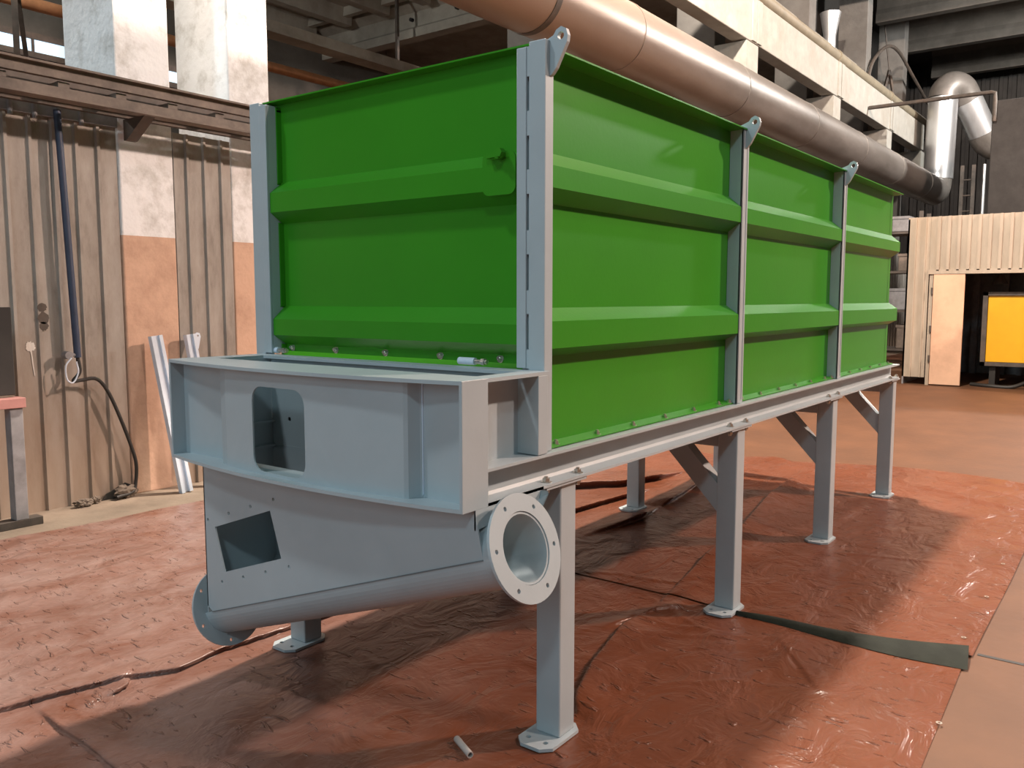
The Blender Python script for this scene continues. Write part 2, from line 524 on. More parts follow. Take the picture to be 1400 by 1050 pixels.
# roof beams across the main bay
for i, X in enumerate((24.2, 28.3, 32.2, 36.4)):
    bm = BM()
    solid_profile(bm, [(X - 0.16, 10.0), (X + 0.16, 10.0), (X + 0.16, 10.25), (X + 0.09, 10.4), (X + 0.09, 10.8), (X + 0.35, 11.0), (X - 0.35, 11.0), (X - 0.09, 10.8), (X - 0.09, 10.4), (X - 0.16, 10.25)], lambda a, b, t: (a, t, b), -13.5, 7.3)
    o = link('roof_beam', bm, CONCD)
    tag(o, ['concrete roof beam nearest above the right end of the crane girder', 'concrete roof beam second from the top right corner', 'concrete roof beam over the bent silver duct', 'farthest concrete roof beam, just above the grey block wall'][i], 'roof beam', 'concrete roof beams across the hall')
# the big beam of the neighbouring bay
bm = BM()
solid_profile(bm, [(13.85, 7.24), (14.15, 7.24), (14.15, 7.42), (14.08, 7.48), (14.08, 7.78), (14.3, 7.9), (14.3, 8.05), (13.7, 8.05), (13.7, 7.9), (13.92, 7.78), (13.92, 7.48), (13.85, 7.42)], lambda a, b, t: (a, t, b), 7.2, 16.1)
o = link('roof_beam', bm, CONCG)
tag(o, 'long concrete roof beam seen above the green front panel, left of the duct', 'roof beam')
p = o
bm = BM()
for y in (9.2, 10.6, 11.9, 13.2):
    cyl(bm, (13.84, y, 7.62), (13.93, y, 7.62), 0.04, n=10)
link('fixing_hole', bm, HOLE, parent=p)

# ------------------------------------------------------------------ left wall: sheets between columns
def corrug(bm, x0, x1, y, z0, z1, pitch, rib, depth, phase=0.0):
    prof = [(x0, 0.0)]
    x = x0 + phase
    while x < x1 - rib:
        if x > x0 + 0.001:
            prof += [(x, 0.0), (x + rib * 0.22, -depth), (x + rib * 0.78, -depth), (x + rib, 0.0)]
        x += pitch
    prof.append((x1, 0.0))
    closed = prof + [(x1, 0.012), (x0, 0.012)]
    solid_profile(bm, closed, lambda a, b, t: (a, y + b, t), z0, z1)

bm = BM()
corrug(bm, -3.0, 3.575, 6.62, 0.0, 3.0, 0.168, 0.040, 0.022, 0.02)
wl = link('wall_left', bm, SHEET, kind='structure')
bm = BM()
corrug(bm, 4.055, 4.60, 6.60, 0.0, 2.98, 0.165, 0.036, 0.022, 0.10)
link('wall_left_infill', bm, SHEET, kind='structure')
bm = BM()
corrug(bm, 5.05, 37.9, 6.66, 0.0, 3.0, 0.34, 0.10, 0.035, 0.1)
link('wall_left_far', bm, SHEET, kind='structure')
# weathered top flashing of the sheets
bm = BM()
box(bm, -3, 3.57, 6.575, 6.63, 2.94, 3.02)
for k in range(38):
    x = -2.93 + k * 0.168
    if x < 3.5:
        cyl(bm, (x, 6.57, 2.91), (x, 6.57, 3.03), 0.018, n=10)
link('trim_1', bm, GREYS, kind='structure')

def column(x0, x1, y0, y1, z1, label, m, corbel=None, group='whitewashed concrete columns along the left of the hall'):
    t = thing('concrete_column', ((x0 + x1) / 2, (y0 + y1) / 2, 0), label, 'column', group)
    bm = BM(); box(bm, x0, x1, y0, y1, 0, z1, 0.012)
    link('shaft', bm, m, t)
    if corbel:
        yc, zt = corbel
        bm = BM()
        solid_profile(bm, [(y0, zt), (yc, zt), (yc, zt - 0.50), (y0, zt - 1.15)], lambda a, b, c: (c, a, b), x0 - 0.03, x1 + 0.03)
        link('corbel', bm, GIRD, t)
    return t
column(3.585, 4.05, 6.60, 7.40, 8.0, 'white and peach concrete column behind the shorter leaning white profile, left of the pair', TWOTONE)
column(4.61, 5.04, 6.60, 7.40, 8.0, 'white concrete column touching the left post of the green bunker, right of the pair', TWOTONE)
YG = 6.3
for X, lab in ((10.4, 'grey concrete column seen below the big duct beside the front lifting lug'),
               (15.85, 'concrete column whose cream corbel stands out above the middle of the duct'),
               (21.2, 'concrete column with the corbel above the second side post'),
               (26.2, 'concrete column with the corbel left of the bright vertical duct, tall grey shaft above'),
               (30.6, 'last concrete column, its corbel at the end of the girder beside the vertical duct')):
    column(X - 0.25, X + 0.25, 6.95, 7.75, 10.95, lab, CONCM, (YG, 6.38))

# crane girder in four lengths on the corbels, and the pipe on top
segs = [(5.2, 16.0), (16.02, 21.4), (21.42, 26.4), (26.42, 30.5)]
labs = ['cream concrete crane girder length at the top edge of the picture, nearest', 'long cream crane girder length second from the left end, above the middle side post',
        'bright white crane girder length third along, above the far side post', 'short stained last length of crane girder beside the bright vertical duct']
for (a, b), lab in zip(segs, labs):
    bm = BM()
    box(bm, a, b, YG, YG + 0.30, 6.40, 7.22, 0.015)
    for xx in (a + 0.02, b - 0.22):
        box(bm, xx, xx + 0.2, YG - 0.03, YG, 6.42, 7.2)
    box(bm, a, b, YG + 0.3, YG + 0.45, 7.0, 7.22)
    o = link('crane_girder', bm, GIRD)
    tag(o, lab, 'girder', 'concrete crane girder lengths')
bm = BM()
cyl(bm, (5.0, 6.42, 7.38), (31.2, 6.42, 7.38), 0.13, n=20)
for x in (16, 21.4, 26.4):
    cyl(bm, (x - 0.05, 6.42, 7.38), (x + 0.05, 6.42, 7.38), 0.155, n=20)
for k in range(10):
    x = 6 + k * 2.6
    box(bm, x - 0.05, x + 0.05, 6.36, 6.48, 7.222, 7.3)
o = link('rail_pipe', bm, mat('khaki_pipe', (0.24, 0.21, 0.15), 0.6, var=0.15, scale=4), smooth=True)
tag(o, 'long khaki pipe lying along the top of the white crane girder', 'pipe')

# vent pipe, bent cable and small items above the girder
t = thing('vent_pipe', (23.7, 7.3, 7.2), 'short silver vent pipe with flared top above the crane girder', 'vent')
bm = BM(); cyl(bm, (23.7, 7.3, 0.0), (23.7, 7.3, 8.55), 0.16, n=20); link('pipe', bm, DUCTB, t, smooth=True)
bm = BM(); cyl(bm, (23.7, 7.3, 8.55), (23.7, 7.3, 9.15), 0.16, 0.27, n=20, caps=False); link('flared_cap', bm, DUCTB, t, smooth=True)
bm = BM()
tube(bm, smooth_path([(25.9, 6.9, 7.6), (26.3, 6.85, 8.4), (27.6, 6.8, 9.1), (28.6, 6.7, 9.15), (29.9, 6.6, 8.75), (32.5, 6.5, 8.1)], 8), 0.05, 8)
tag(link('cable_conduit', bm, STEELD, smooth=True), 'thin grey conduit arching over the crane girder near the far column', 'conduit')
t = thing('ceiling_bracket', (30.0, 7.3, 7.2), 'small dark A-shaped steel bracket standing behind the girder end', 'bracket')
bm = BM()
bar(bm, (29.6, 7.6, 7.0), (30.0, 7.3, 9.0), 0.07, 0.07); bar(bm, (30.4, 7.0, 7.0), (30.0, 7.3, 9.0), 0.07, 0.07)
bar(bm, (30, 7.3, 9.0), (29.8, 7.5, 10.8), 0.03, 0.03)
link('strut', bm, STEELD, t)
bm = BM(); cyl(bm, (30.0, 7.3, 7.1), (30.0, 7.3, 8.3), 0.12, n=14); link('cylinder', bm, DUCTB, t, smooth=True)

# dark cable ladder / truss along the top of the left wall
t = thing('cable_ladder', (2.5, 6.3, 3.1), 'long dark brown steel cable ladder running along the top of the left wall', 'cable ladder')
bm = BM()
box(bm, -3, 9.5, 6.22, 6.27, 3.14, 3.22); box(bm, -3, 9.5, 6.18, 6.30, 3.215, 3.23)
link('upper_chord', bm, STEELB, t)
bm = BM()
box(bm, -3, 9.5, 6.22, 6.27, 3.00, 3.08); box(bm, -3, 9.5, 6.18, 6.31, 2.995, 3.01)
link('lower_chord', bm, STEELB, t)
bm = BM()
box(bm, -3, 9.5, 6.46, 6.51, 3.00, 3.20)
link('rear_chord', bm, STEELD, t)
for k in range(30):
    x = -2.9 + k * 0.42
    bm = BM(); box(bm, x, x + 0.08, 6.26, 6.48, 3.09, 3.13)
    link('rung', bm, STEELB, t)
for k in range(4):
    x = 0.98 + k * 2.62
    bm = BM(); solid_profile(bm, [(6.22, 3.0), (6.54, 3.0), (6.54, 2.84), (6.50, 2.84)], lambda a, b, c: (c, a, b), x, x + 0.09)
    link('bracket', bm, STEELD, t)

# dark items seen in the neighbouring bay over the wall
t = thing('overhead_pipe', (8, 13, 5.7), 'orange-lit bare pipe seen over the top edge of the green front panel', 'pipe')
bm = BM(); cyl(bm, (5.0, 13.0, 5.78), (13.6, 13.0, 5.78), 0.09, n=16)
link('pipe', bm, mat('copper_brown', (0.50, 0.24, 0.12), 0.35, metal=0.5, var=0.2), t, smooth=True)
for x in (5.6, 13.2):
    bm = BM(); box(bm, x, x + 0.06, 12.97, 13.03, 5.8, 8.05)
    link('hanger', bm, STEELD, t)
tag(link('steel_purlin', (lambda b: (box(b, 3, 13.7, 11.8, 11.98, 5.95, 6.15), box(b, 3, 13.7, 11.7, 12.06, 5.93, 5.96), b)[-1])(BM()), CONCG),
    'thin grey steel beam running over the top of the green front panel', 'steel beam')
tag(link('brace_rod', (lambda b: (bar(b, (5.2, 12.0, 6.2), (6.5, 14.5, 4.6), 0.06, 0.06), bar(b, (5.0, 11.5, 7.8), (5.9, 13.6, 4.0), 0.08, 0.08), b)[-1])(BM()), STEELD),
    'dark diagonal brace crossing the pale strip window at top left', 'brace')

# ------------------------------------------------------------------ the big duct
YD, ZD, RD = 5.6, 4.90, 0.42
t = thing('ventilation_duct', (10, YD, ZD), 'huge round metal ventilation duct running above and behind the green bunker', 'duct')
bm = BM()
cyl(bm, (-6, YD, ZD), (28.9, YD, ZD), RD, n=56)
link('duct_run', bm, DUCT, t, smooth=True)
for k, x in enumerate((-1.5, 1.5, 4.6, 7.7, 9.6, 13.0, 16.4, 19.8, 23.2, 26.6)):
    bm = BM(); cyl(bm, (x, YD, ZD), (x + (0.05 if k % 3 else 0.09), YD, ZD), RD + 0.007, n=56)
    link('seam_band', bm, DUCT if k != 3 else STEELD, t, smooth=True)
for x in (10.4, 15.85, 21.2, 26.2):
    bm = BM()
    box(bm, x - 0.06, x + 0.06, YD + RD - 0.03, 6.95, ZD - 0.05, ZD + 0.05)
    bar(bm, (x, YD + RD - 0.02, ZD), (x, 6.95, ZD - 0.5), 0.06, 0.06)
    link('wall_bracket', bm, STEELD, t)
# lower elbow, vertical riser, upper bend and the branch coming down
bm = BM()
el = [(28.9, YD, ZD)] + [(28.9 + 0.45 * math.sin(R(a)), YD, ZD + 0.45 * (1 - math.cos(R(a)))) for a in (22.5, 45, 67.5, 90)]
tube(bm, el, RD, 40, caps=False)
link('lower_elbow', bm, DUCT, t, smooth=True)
bm = BM(); cyl(bm, (29.35, YD - 0.02, ZD + 0.40), (29.35, YD - 0.06, 7.75), RD + 0.005, n=48, caps=False)
link('riser', bm, DUCTB, t, smooth=True)
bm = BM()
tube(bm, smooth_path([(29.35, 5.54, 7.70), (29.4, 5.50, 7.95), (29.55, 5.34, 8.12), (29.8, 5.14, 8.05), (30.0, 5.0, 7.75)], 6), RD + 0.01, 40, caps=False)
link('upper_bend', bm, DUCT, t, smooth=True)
bm = BM()
tube(bm, smooth_path([(30.0, 5.0, 7.78), (30.3, 4.72, 7.1), (30.45, 4.58, 6.75)], 5), RD, 40, caps=False)
link('branch', bm, DUCTB, t, smooth=True)
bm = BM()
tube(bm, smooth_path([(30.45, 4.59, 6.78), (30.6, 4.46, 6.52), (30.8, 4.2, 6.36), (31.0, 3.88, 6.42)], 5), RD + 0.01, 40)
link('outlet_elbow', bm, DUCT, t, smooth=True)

# dark ladder, block wall, cross pipe at the far end
t = thing('access_ladder', (30, 4.9, 0), 'dark steel ladder on the far wall above the cream shed', 'ladder')
for y in (5.02, 4.70):
    bm = BM(); box(bm, 30.0, 30.08, y - 0.05, y + 0.05, 0, 5.75); link('stringer', bm, STEELD, t)
for k in range(11):
    bm = BM(); cyl(bm, (30.04, 4.7, 0.5 + k * 0.48), (30.04, 5.02, 0.5 + k * 0.48), 0.025, n=8); link('rung', bm, STEELD, t)
bm = BM(); cyl(bm, (30.1, 4.42, 0), (30.1, 4.42, 5.75), 0.045, n=10)
tag(link('downpipe', bm, DUCTB, smooth=True), 'thin pale vertical pipe right of the dark ladder on the far wall', 'pipe')
bm = BM(); box(bm, 24.0, 27.0, -6.0, 3.42, 0, 6.41, 0.02)
link('wall_block_room', bm, BLOCK, kind='structure')
bm = BM()
tube(bm, [(23.9, 6.28, 6.60), (23.9, 3.45, 6.60), (23.9, 3.37, 6.57), (23.9, 3.36, 6.41), (23.9, 3.36, 5.9)], 0.05, 10)
tag(link('cross_pipe', bm, STEELD, smooth=True), 'thin grey pipe crossing in front of the bright vertical duct', 'pipe')

# ------------------------------------------------------------------ cream shed with yellow cabinet
XS = 17.3
t = thing('metal_shed', (XS, 2.5, 0), 'cream corrugated metal shed with open peach doors at the right edge', 'shed')
def corr_y(bm, x, y0, y1, z0, z1, pitch=0.165, rib=0.06, d=0.05):
    prof = [(y0, 0)]
    y = y0 + 0.06
    while y + rib < y1:
        prof += [(y, 0), (y + rib * .12, d), (y + rib * .88, d), (y + rib, 0)]
        y += pitch
    prof.append((y1, 0))
    solid_profile(bm, prof + [(y1, -0.02), (y0, -0.02)], lambda a, b, c: (x - b, a, c), z0, z1)
bm = BM()
corr_y(bm, XS, -1.5, 3.36, 2.12, 3.11)
corr_y(bm, XS, 3.362, 3.75, 0.14, 3.11, 0.17, 0.03, 0.03)
link('cladding', bm, CREAM, t)
bm = BM(); box(bm, XS - 0.05, XS + 0.03, -1.5, 3.36, 2.06, 2.14); box(bm, XS - 0.02, XS + 0.06, 3.28, 3.34, 0, 2.1)
link('door_frame', bm, CREAM, t)
bm = BM(); box(bm, XS - 0.04, XS + 0.0, 2.75, 3.27, 0.02, 2.06, 0.006); link('door_leaf', bm, PEACH, t)
bm = BM(); box(bm, XS - 0.75, XS - 0.0, 1.60, 1.64, 0.02, 2.06, 0.006); 
link('door_leaf', bm, PEACH, t)
for z in (0.5, 1.05, 1.75):
    bm = BM(); cyl(bm, (XS - 0.045, 3.285, z - 0.06), (XS - 0.045, 3.285, z + 0.06), 0.02, n=8)
    link('hinge', bm, STEELD, t)
bm = BM(); box(bm, XS, XS + 3.5, 3.72, 3.75, 0, 3.08); box(bm, XS + 3.5, XS + 3.53, -1.5, 3.75, 0, 3.08); box(bm, XS + 0.03, XS + 3.5, -1.5, 3.75, 2.95, 2.99)
box(bm, XS, XS + 0.03, -1.5, 1.60, 0, 2.1); box(bm, XS + 0.03, XS + 0.05, -1.5, 3.75, 2.1, 3.1)
link('shell', bm, GREYS, t)
bm = BM()
for y in (2.45, 2.1, 3.0): box(bm, XS + 3.3, XS + 3.45, y, y + 0.12, 0, 3)
link('inner_stud', bm, GREYS, t)
t = thing('yellow_cabinet', (18.0, 1.95, 0), 'yellow equipment cabinet on a dark stand inside the shed doorway', 'cabinet')
k_ = 18.6 / 17.3
bm = BM(); box(bm, 17.70, 18.4, 1.45, 2.42, 0.45, 1.665, 0.01); link('body', bm, YEL, t)
bm = BM()
box(bm, 17.66, 17.70, 2.42, 2.50, 0.38, 1.73); box(bm, 17.66, 17.70, 1.4, 2.50, 1.665, 1.73); box(bm, 17.66, 17.70, 1.4, 2.5, 0.38, 0.45)
link('door_frame', bm, STEELD, t)
for y in (1.55, 2.25):
    bm = BM(); box(bm, 17.75, 18.35, y, y + 0.1, 0.0, 0.45); link('foot', bm, BLACK, t)
bm = BM(); tube(bm, smooth_path([(17.62, 2.62, 0.03), (17.45, 2.3, 0.03), (17.42, 1.95, 0.03), (17.55, 1.72, 0.12)], 6), 0.035, 8)
tag(link('hose', bm, BLACK, smooth=True), 'black hose lying on the floor across the shed doorway', 'hose')
t = thing('hanging_lamp', (18.2, 2.3, 1.9), 'small dark star-shaped fitting hanging inside the top of the shed doorway', 'lamp')
bm = BM(); cyl(bm, (18.2, 2.3, 2.05), (18.2, 2.3, 2.95), 0.012, n=6); cyl(bm, (18.2, 2.3, 1.88), (18.2, 2.3, 2.06), 0.13, 0.05, n=10)
link('shade', bm, STEELD, t)

# dark rack and odds and ends left of the shed
t = thing('storage_rack', (21.5, 5.0, 0), 'dark cluttered storage rack in the gap left of the cream shed', 'rack')
bm = BM()
for y in (4.3, 5.8):
    for x in (21.2, 22.0): box(bm, x, x + 0.08, y, y + 0.08, 0, 3.6)
link('upright', bm, STEELD, t)
for z in (0.4, 1.3, 2.2, 3.1):
    bm = BM(); box(bm, 21.2, 22.1, 4.25, 5.9, z, z + 0.05); link('shelf', bm, STEELD, t)
for i, (y, z, s, m, lab) in enumerate(((4.75, 1.35, 0.5, GREYS, 'grey box on the second shelf of the dark rack'), (4.6, 2.25, 0.4, STEELB, 'brown box on the middle shelf of the dark rack'), (4.8, 3.16, 0.35, GREYS, 'grey box on the upper shelf of the dark rack'), (4.5, 0.45, 0.55, STEELB, 'brown box on the bottom shelf of the dark rack'))):
    bm = BM(); box(bm, 21.3, 21.9, y - s / 2, y + s / 2, z, z + s, 0.02)
    box(bm, 21.28, 21.92, y - s / 2 - .02, y + s / 2 + .02, z + s - 0.06, z + s)
    tag(link('storage_box', bm, m), lab, 'box')

# ------------------------------------------------------------------ tarpaulins with modelled folds
def seg_d(px, py, poly):
    """signed distance and distance to polyline (numpy)"""
    best = np.full(px.shape, 1e9); sgn = np.zeros(px.shape)
    for (x0, y0), (x1, y1) in zip(poly, poly[1:]):
        dx, dy = x1 - x0, y1 - y0
        L2 = dx * dx + dy * dy
        tt = np.clip(((px - x0) * dx + (py - y0) * dy) / L2, 0, 1)
        ex, ey = px - (x0 + tt * dx), py - (y0 + tt * dy)
        d = np.sqrt(ex * ex + ey * ey)
        cr = dx * (py - y0) - dy * (px - x0)
        m = d < best
        best = np.where(m, d, best); sgn = np.where(m, np.sign(cr), sgn)
    return best, sgn

FOLDS = [  # polyline, height, width on the steep side, width on the gentle side, which side is steep
    ([(0.6, 3.62), (1.05, 3.55), (1.37, 3.49), (1.57, 3.44), (1.76, 3.38), (1.93, 3.28), (2.17, 3.31), (2.72, 3.25), (3.6, 3.22)], 0.022, 0.012, 0.11, -1),
    ([(1.42, 3.45), (1.41, 3.19), (1.41, 2.94), (1.38, 2.6), (1.3, 2.2)], 0.020, 0.014, 0.09, -1),
    ([(1.76, 3.38), (1.70, 3.30), (1.60, 3.27)], 0.02, 0.012, 0.06, 1),
    ([(2.42, 1.58), (2.59, 1.64), (3.04, 1.80), (3.55, 1.92), (3.88, 1.97)], 0.034, 0.02, 0.12, 1),
    ([(3.88, 1.97), (4.51, 2.01), (5.32, 2.07), (6.42, 2.27), (7.46, 2.47)], 0.045, 0.025, 0.12, 1),
    ([(3.4, 2.08), (3.8, 1.96), (4.0, 1.84)], 0.02, 0.03, 0.05, -1),
    ([(4.69, 3.0), (5.08, 2.95), (5.38, 2.93), (6.1, 3.0), (6.92, 3.14), (7.55, 3.17)], 0.06, 0.03, 0.12, -1),
    ([(4.9, 4.05), (5.93, 3.86), (6.23, 3.6), (6.73, 3.44), (7.18, 3.37)], 0.06, 0.02, 0.15, -1),
    ([(4.2, 3.55), (5.1, 3.42), (5.8, 3.35), (6.4, 3.28)], 0.04, 0.02, 0.10, -1),
    ([(8.17, 3.28), (8.02, 2.84), (7.67, 2.45), (7.28, 2.21)], 0.05, 0.03, 0.16, 1),
    ([(7.4, 3.1), (7.18, 2.84), (7.15, 2.53), (6.93, 2.1)], 0.045, 0.03, 0.16, 1),
    ([(7.7, 3.3), (7.5, 2.9), (7.4, 2.6)], 0.03, 0.02, 0.1, 1),
    ([(1.5, 4.80), (2.46, 4.84), (3.12, 4.97), (4.2, 5.1)], 0.010, 0.05, 0.12, 1),
    ([(2.0, 4.2), (2.2, 3.95)], 0.010, 0.02, 0.05, 1),
    ([(0.9, 3.9), (1.8, 3.75), (2.6, 3.9)], 0.008, 0.05, 0.1, 1),
    ([(7.9, 1.6), (7.5, 1.1), (7.3, 0.6)], 0.012, 0.03, 0.08, 1),
    ([(4.5, 1.3), (4.9, 0.9)], 0.006, 0.02, 0.05, 1),
    ([(3.1, 1.4), (3.5, 1.2), (3.85, 1.3)], 0.006, 0.03, 0.06, 1),
    ([(3.3, 0.9), (3.9, 1.35)], 0.008, 0.02, 0.08, 1),
]
rng = np.random.RandomState(5)
CREASES = []
for i in range(150):
    x, y = rng.uniform(0, 8), rng.uniform(0.5, 6.0)
    a = rng.uniform(0, math.pi) if rng.rand() < 0.4 else rng.normal(1.45, 0.35)
    l = rng.uniform(0.15, 0.7)
    b = a + rng.normal(0, 0.3)
    CREASES.append(([(x, y), (x + l * math.cos(a), y + l * math.sin(a)), (x + l * math.cos(a) + l * .6 * math.cos(b), y + l * math.sin(a) + l * .6 * math.sin(b))], rng.uniform(0.0015, 0.005), rng.uniform(0.008, 0.02), rng.uniform(0.02, 0.06), rng.choice([-1, 1])))

LEGX = (2.48, 4.07, 5.66, 7.26)
def tarp_height(px, py):
    h = np.full(px.shape, 0.004); sx = np.zeros(px.shape); sy = np.zeros(px.shape)
    for poly, A, ws, wg, side in FOLDS + CREASES:
        xs = [p[0] for p in poly]; ys = [p[1] for p in poly]
        msk = (px > min(xs) - .5) & (px < max(xs) + .5) & (py > min(ys) - .5) & (py < max(ys) + .5)
        if not msk.any(): continue
        d, s = seg_d(px[msk], py[msk], poly)
        # fade at the ends
        e0 = np.hypot(px[msk] - xs[0], py[msk] - ys[0]); e1 = np.hypot(px[msk] - xs[-1], py[msk] - ys[-1])
        L = math.hypot(xs[-1] - xs[0], ys[-1] - ys[0])
        fade = np.clip(np.minimum(e0, e1) / (0.25 * L), 0, 1)
        wdt = np.where(s == side, ws, wg)
        g = A * fade * np.exp(-(d / wdt) ** 2)
        h[msk] += g
        L_ = max(L, 1e-6); nx_, ny_ = -(ys[-1] - ys[0]) / L_ * side, (xs[-1] - xs[0]) / L_ * side
        if A > 0.006:
            sx[msk] += nx_ * g * 1.6; sy[msk] += ny_ * g * 1.6
    # broad softness
    h += 0.0022 * (1 + np.sin(px * 3.1 + 1.3 * np.sin(py * 2.3)) * np.sin(py * 3.7 + 1.1 * np.sin(px * 1.9)))
    # pressed flat under the feet
    for X in LEGX:
        for Y in (1.675, 3.085):
            d = np.maximum(np.abs(px - (X - 0.03)) - 0.16, 0) ** 2 + np.maximum(np.abs(py - Y) - 0.11, 0) ** 2
            k = np.clip(np.sqrt(d) / 0.10, 0, 1)
            h = 0.004 + (h - 0.004) * k; sx = sx * k; sy = sy * k
    return h, sx, sy

def tarp(name, x0f, x1f, y0f, y1f, step, lift, m, label):
    """grid between edge functions: x0f(v), x1f(v) limits along X for each v, y0f(u), y1f(u)"""
    nx = int(round((x1f(0.5) - x0f(0.5)) / step)) + 1
    ny = int(round((y1f(0.5) - y0f(0.5)) / step)) + 1
    U, V = np.meshgrid(np.linspace(0, 1, nx), np.linspace(0, 1, ny), indexing='ij')
    vx0 = np.vectorize(x0f)(V); vx1 = np.vectorize(x1f)(V)
    vy0 = np.vectorize(y0f)(U); vy1 = np.vectorize(y1f)(U)
    X = vx0 + (vx1 - vx0) * U
    Y = vy0 + (vy1 - vy0) * V
    Z, SX, SY = tarp_height(X, Y)
    Z = Z + lift; X = X + SX; Y = Y + SY
    co_ = np.stack([X, Y, Z], -1).reshape(-1, 3)
    I = np.arange(nx * ny).reshape(nx, ny)
    q = np.stack([I[:-1, :-1], I[1:, :-1], I[1:, 1:], I[:-1, 1:]], -1).reshape(-1, 4)
    me = bpy.data.meshes.new(name)
    me.from_pydata(co_.tolist(), [], q.tolist())
    for p in me.polygons: p.use_smooth = True
    me.materials.append(m)
    o = bpy.data.objects.new(name, me)
    COL.objects.link(o)
    tag(o, label, 'tarpaulin', 'red-brown tarpaulins on the floor')
    return o

wob = lambda s, a: (lambda t: a * (math.sin(s * t * 7.0) + 0.5 * math.sin(s * t * 17.0 + 1.0)))
w1, w2, w3 = wob(1.0, 0.003), wob(1.7, 0.03), wob(2.3, 0.06)
near_t = tarp('tarpaulin', lambda v: -0.9, lambda v: 4.02 + 0.03 * math.sin(v * 5), lambda u: 0.42 + 0.15 * u + w1(u), lambda u: 5.98 + w2(u), 0.013, 0.0, TARP,
     'red-brown tarpaulin under the front feet of the bunker, reaching to the left wall')
far_t = tarp('tarpaulin', lambda v: 4.06 + 0.10 * max(0, 1 - v / 0.16) , lambda v: 8.35 + 0.25 * math.sin(v * 9) , lambda u: 0.55 + 0.02 * u + w1(u + .3), lambda u: 5.95 + w3(u), 0.013, 0.003, TARP,
     'red-brown tarpaulin under the rear bunker feet, its dark green edge folded over')
# folded-back edge (dark green underside), a thin wedge of cloth
bm = BM()
up_ = [(4.03, 1.60, .010), (4.07, 1.42, .014), (4.075, 1.10, .022), (4.12, 0.82, .030), (4.205, 0.575, .036)]
lo_ = [(4.00, 1.60, .008), (3.995, 1.40, .008), (3.965, 1.08, .008), (3.955, 0.80, .008), (3.985, 0.545, .008)]
U_ = smooth_path(up_, 8); L_ = smooth_path(lo_, 8)
rows = []
for a, b in zip(U_, L_):
    c = a.lerp(b, 0.5) + Vector((0, 0, 0.016))
    rows.append([bm.verts.new(p) for p in (a, a.lerp(c, .5) + Vector((0, 0, .004)), c, c.lerp(b, .5) + Vector((0, 0, .003)), b)])
for A, B in zip(rows, rows[1:]):
    for i in range(4): bm.faces.new((A[i], A[i + 1], B[i + 1], B[i]))
fo = link('folded_edge', bm, TARPU, far_t, smooth=True); fo['label'] = 'dark green underside of the tarpaulin folded over'
def eyelets(par, pts):
    for x, y in pts:
        bm = BM()
        n = 16
        for i in range(n):
            a0, a1 = 2 * math.pi * i / n, 2 * math.pi * (i + 1) / n
            q = []
            for r_, z_ in ((0.005, .013), (0.0115, .013)):
                q.append((r_, z_))
            v = [bm.verts.new((x + r_ * math.cos(a), y + r_ * math.sin(a), z_)) for a in (a0, a1) for r_, z_ in q]
            bm.faces.new((v[0], v[1], v[3], v[2]))
        link('eyelet', bm, EYE, par)
eyelets(near_t, [(3.40, 0.55), (2.80, 0.52)])
eyelets(far_t, [(4.36, 0.62), (5.05, 0.62), (5.75, 0.63)])

bm = BM(); box(bm, -4, 37.9, 5.90, 6.62, 0.0, 0.0035)
link('trim_6', bm, mat('beige_screed', (0.26, 0.205, 0.155), 0.85, var=0.2, scale=3, bump=0.2, bscale=20, dark=(0.15, 0.11, 0.08), darkamt=0.6), kind='structure')
# slab joint in the concrete at right, cut as a shallow dark groove strip
bm = BM()
box(bm, 4.20, 4.225, -6, 0.54, 0.0005, 0.002); box(bm, -6, 30, -2.2, -2.18, 0.0005, 0.002)
link('trim_2', bm, BLACK, kind='structure')

# small tube offcut on the tarp near the bottom edge
bm = BM()
n = 18
p0, p1 = Vector((2.20, 1.91, 0.024)), Vector((2.145, 1.80, 0.024))
for r_, flip in ((0.011, 0), (0.008, 1)):
    pass
d, a, b = frame_of(p1 - p0)
ring = lambda c, r_: [bm.verts.new(c + (a * math.cos(2 * math.pi * i / n) + b * math.sin(2 * math.pi * i / n)) * r_) for i in range(n)]
R0, R1, R2, R3 = ring(p0, .012), ring(p1, .012), ring(p1, .0085), ring(p0, .0085)
for A, B in ((R0, R1), (R1, R2), (R2, R3), (R3, R0)):
    for i in range(n): bm.faces.new((A[i], A[(i + 1) % n], B[(i + 1) % n], B[i]))
tag(link('pipe_offcut', bm, mat('offcut_metal', (0.50, 0.47, 0.44), 0.4, metal=0.3), smooth=True), 'short pale tube offcut lying on the tarpaulin near the front foot', 'tube')

# ------------------------------------------------------------------ THE BUNKER
bk = thing('steel_bunker', (4.8, 2.38, 0), 'green steel bunker with blue-grey frame, legs and front discharge trough', 'bunker')
YF, YB = 1.69, 3.07          # side panel planes (near, far)
RIBZ = [1.40, 1.432, 1.525, 1.57, 1.928, 1.972, 2.045, 2.10]
def side_prof(top=2.41, bot=1.083, d=0.065, lip=0.075):
    return [(bot, 0.05), (bot + 0.004, 0.05), (bot + 0.014, 0.0), (RIBZ[0], 0), (RIBZ[1], d), (RIBZ[2], d), (RIBZ[3], 0), (RIBZ[4], 0), (RIBZ[5], d), (RIBZ[6], d), (RIBZ[7], 0), (top, 0), (top + 0.004, lip), (top + 0.010, lip), (top + 0.012, -0.004)]
def side_panel(x0, x1, near=True):
    bm = BM()
    prof = side_prof()
    closed = prof + [(prof[-1][0] - 0.02, -0.006)] + [(z, b - 0.006) for z, b in reversed(prof[2:-3])] + [(prof[0][0], -0.006)]
    if near: fn = lambda a, b, t: (t, YF - b, a)
    else: fn = lambda a, b, t: (t, YB + b, a)
    solid_profile(bm, closed, fn, x0, x1)
    return link('side_panel', bm, GREEN, bk)
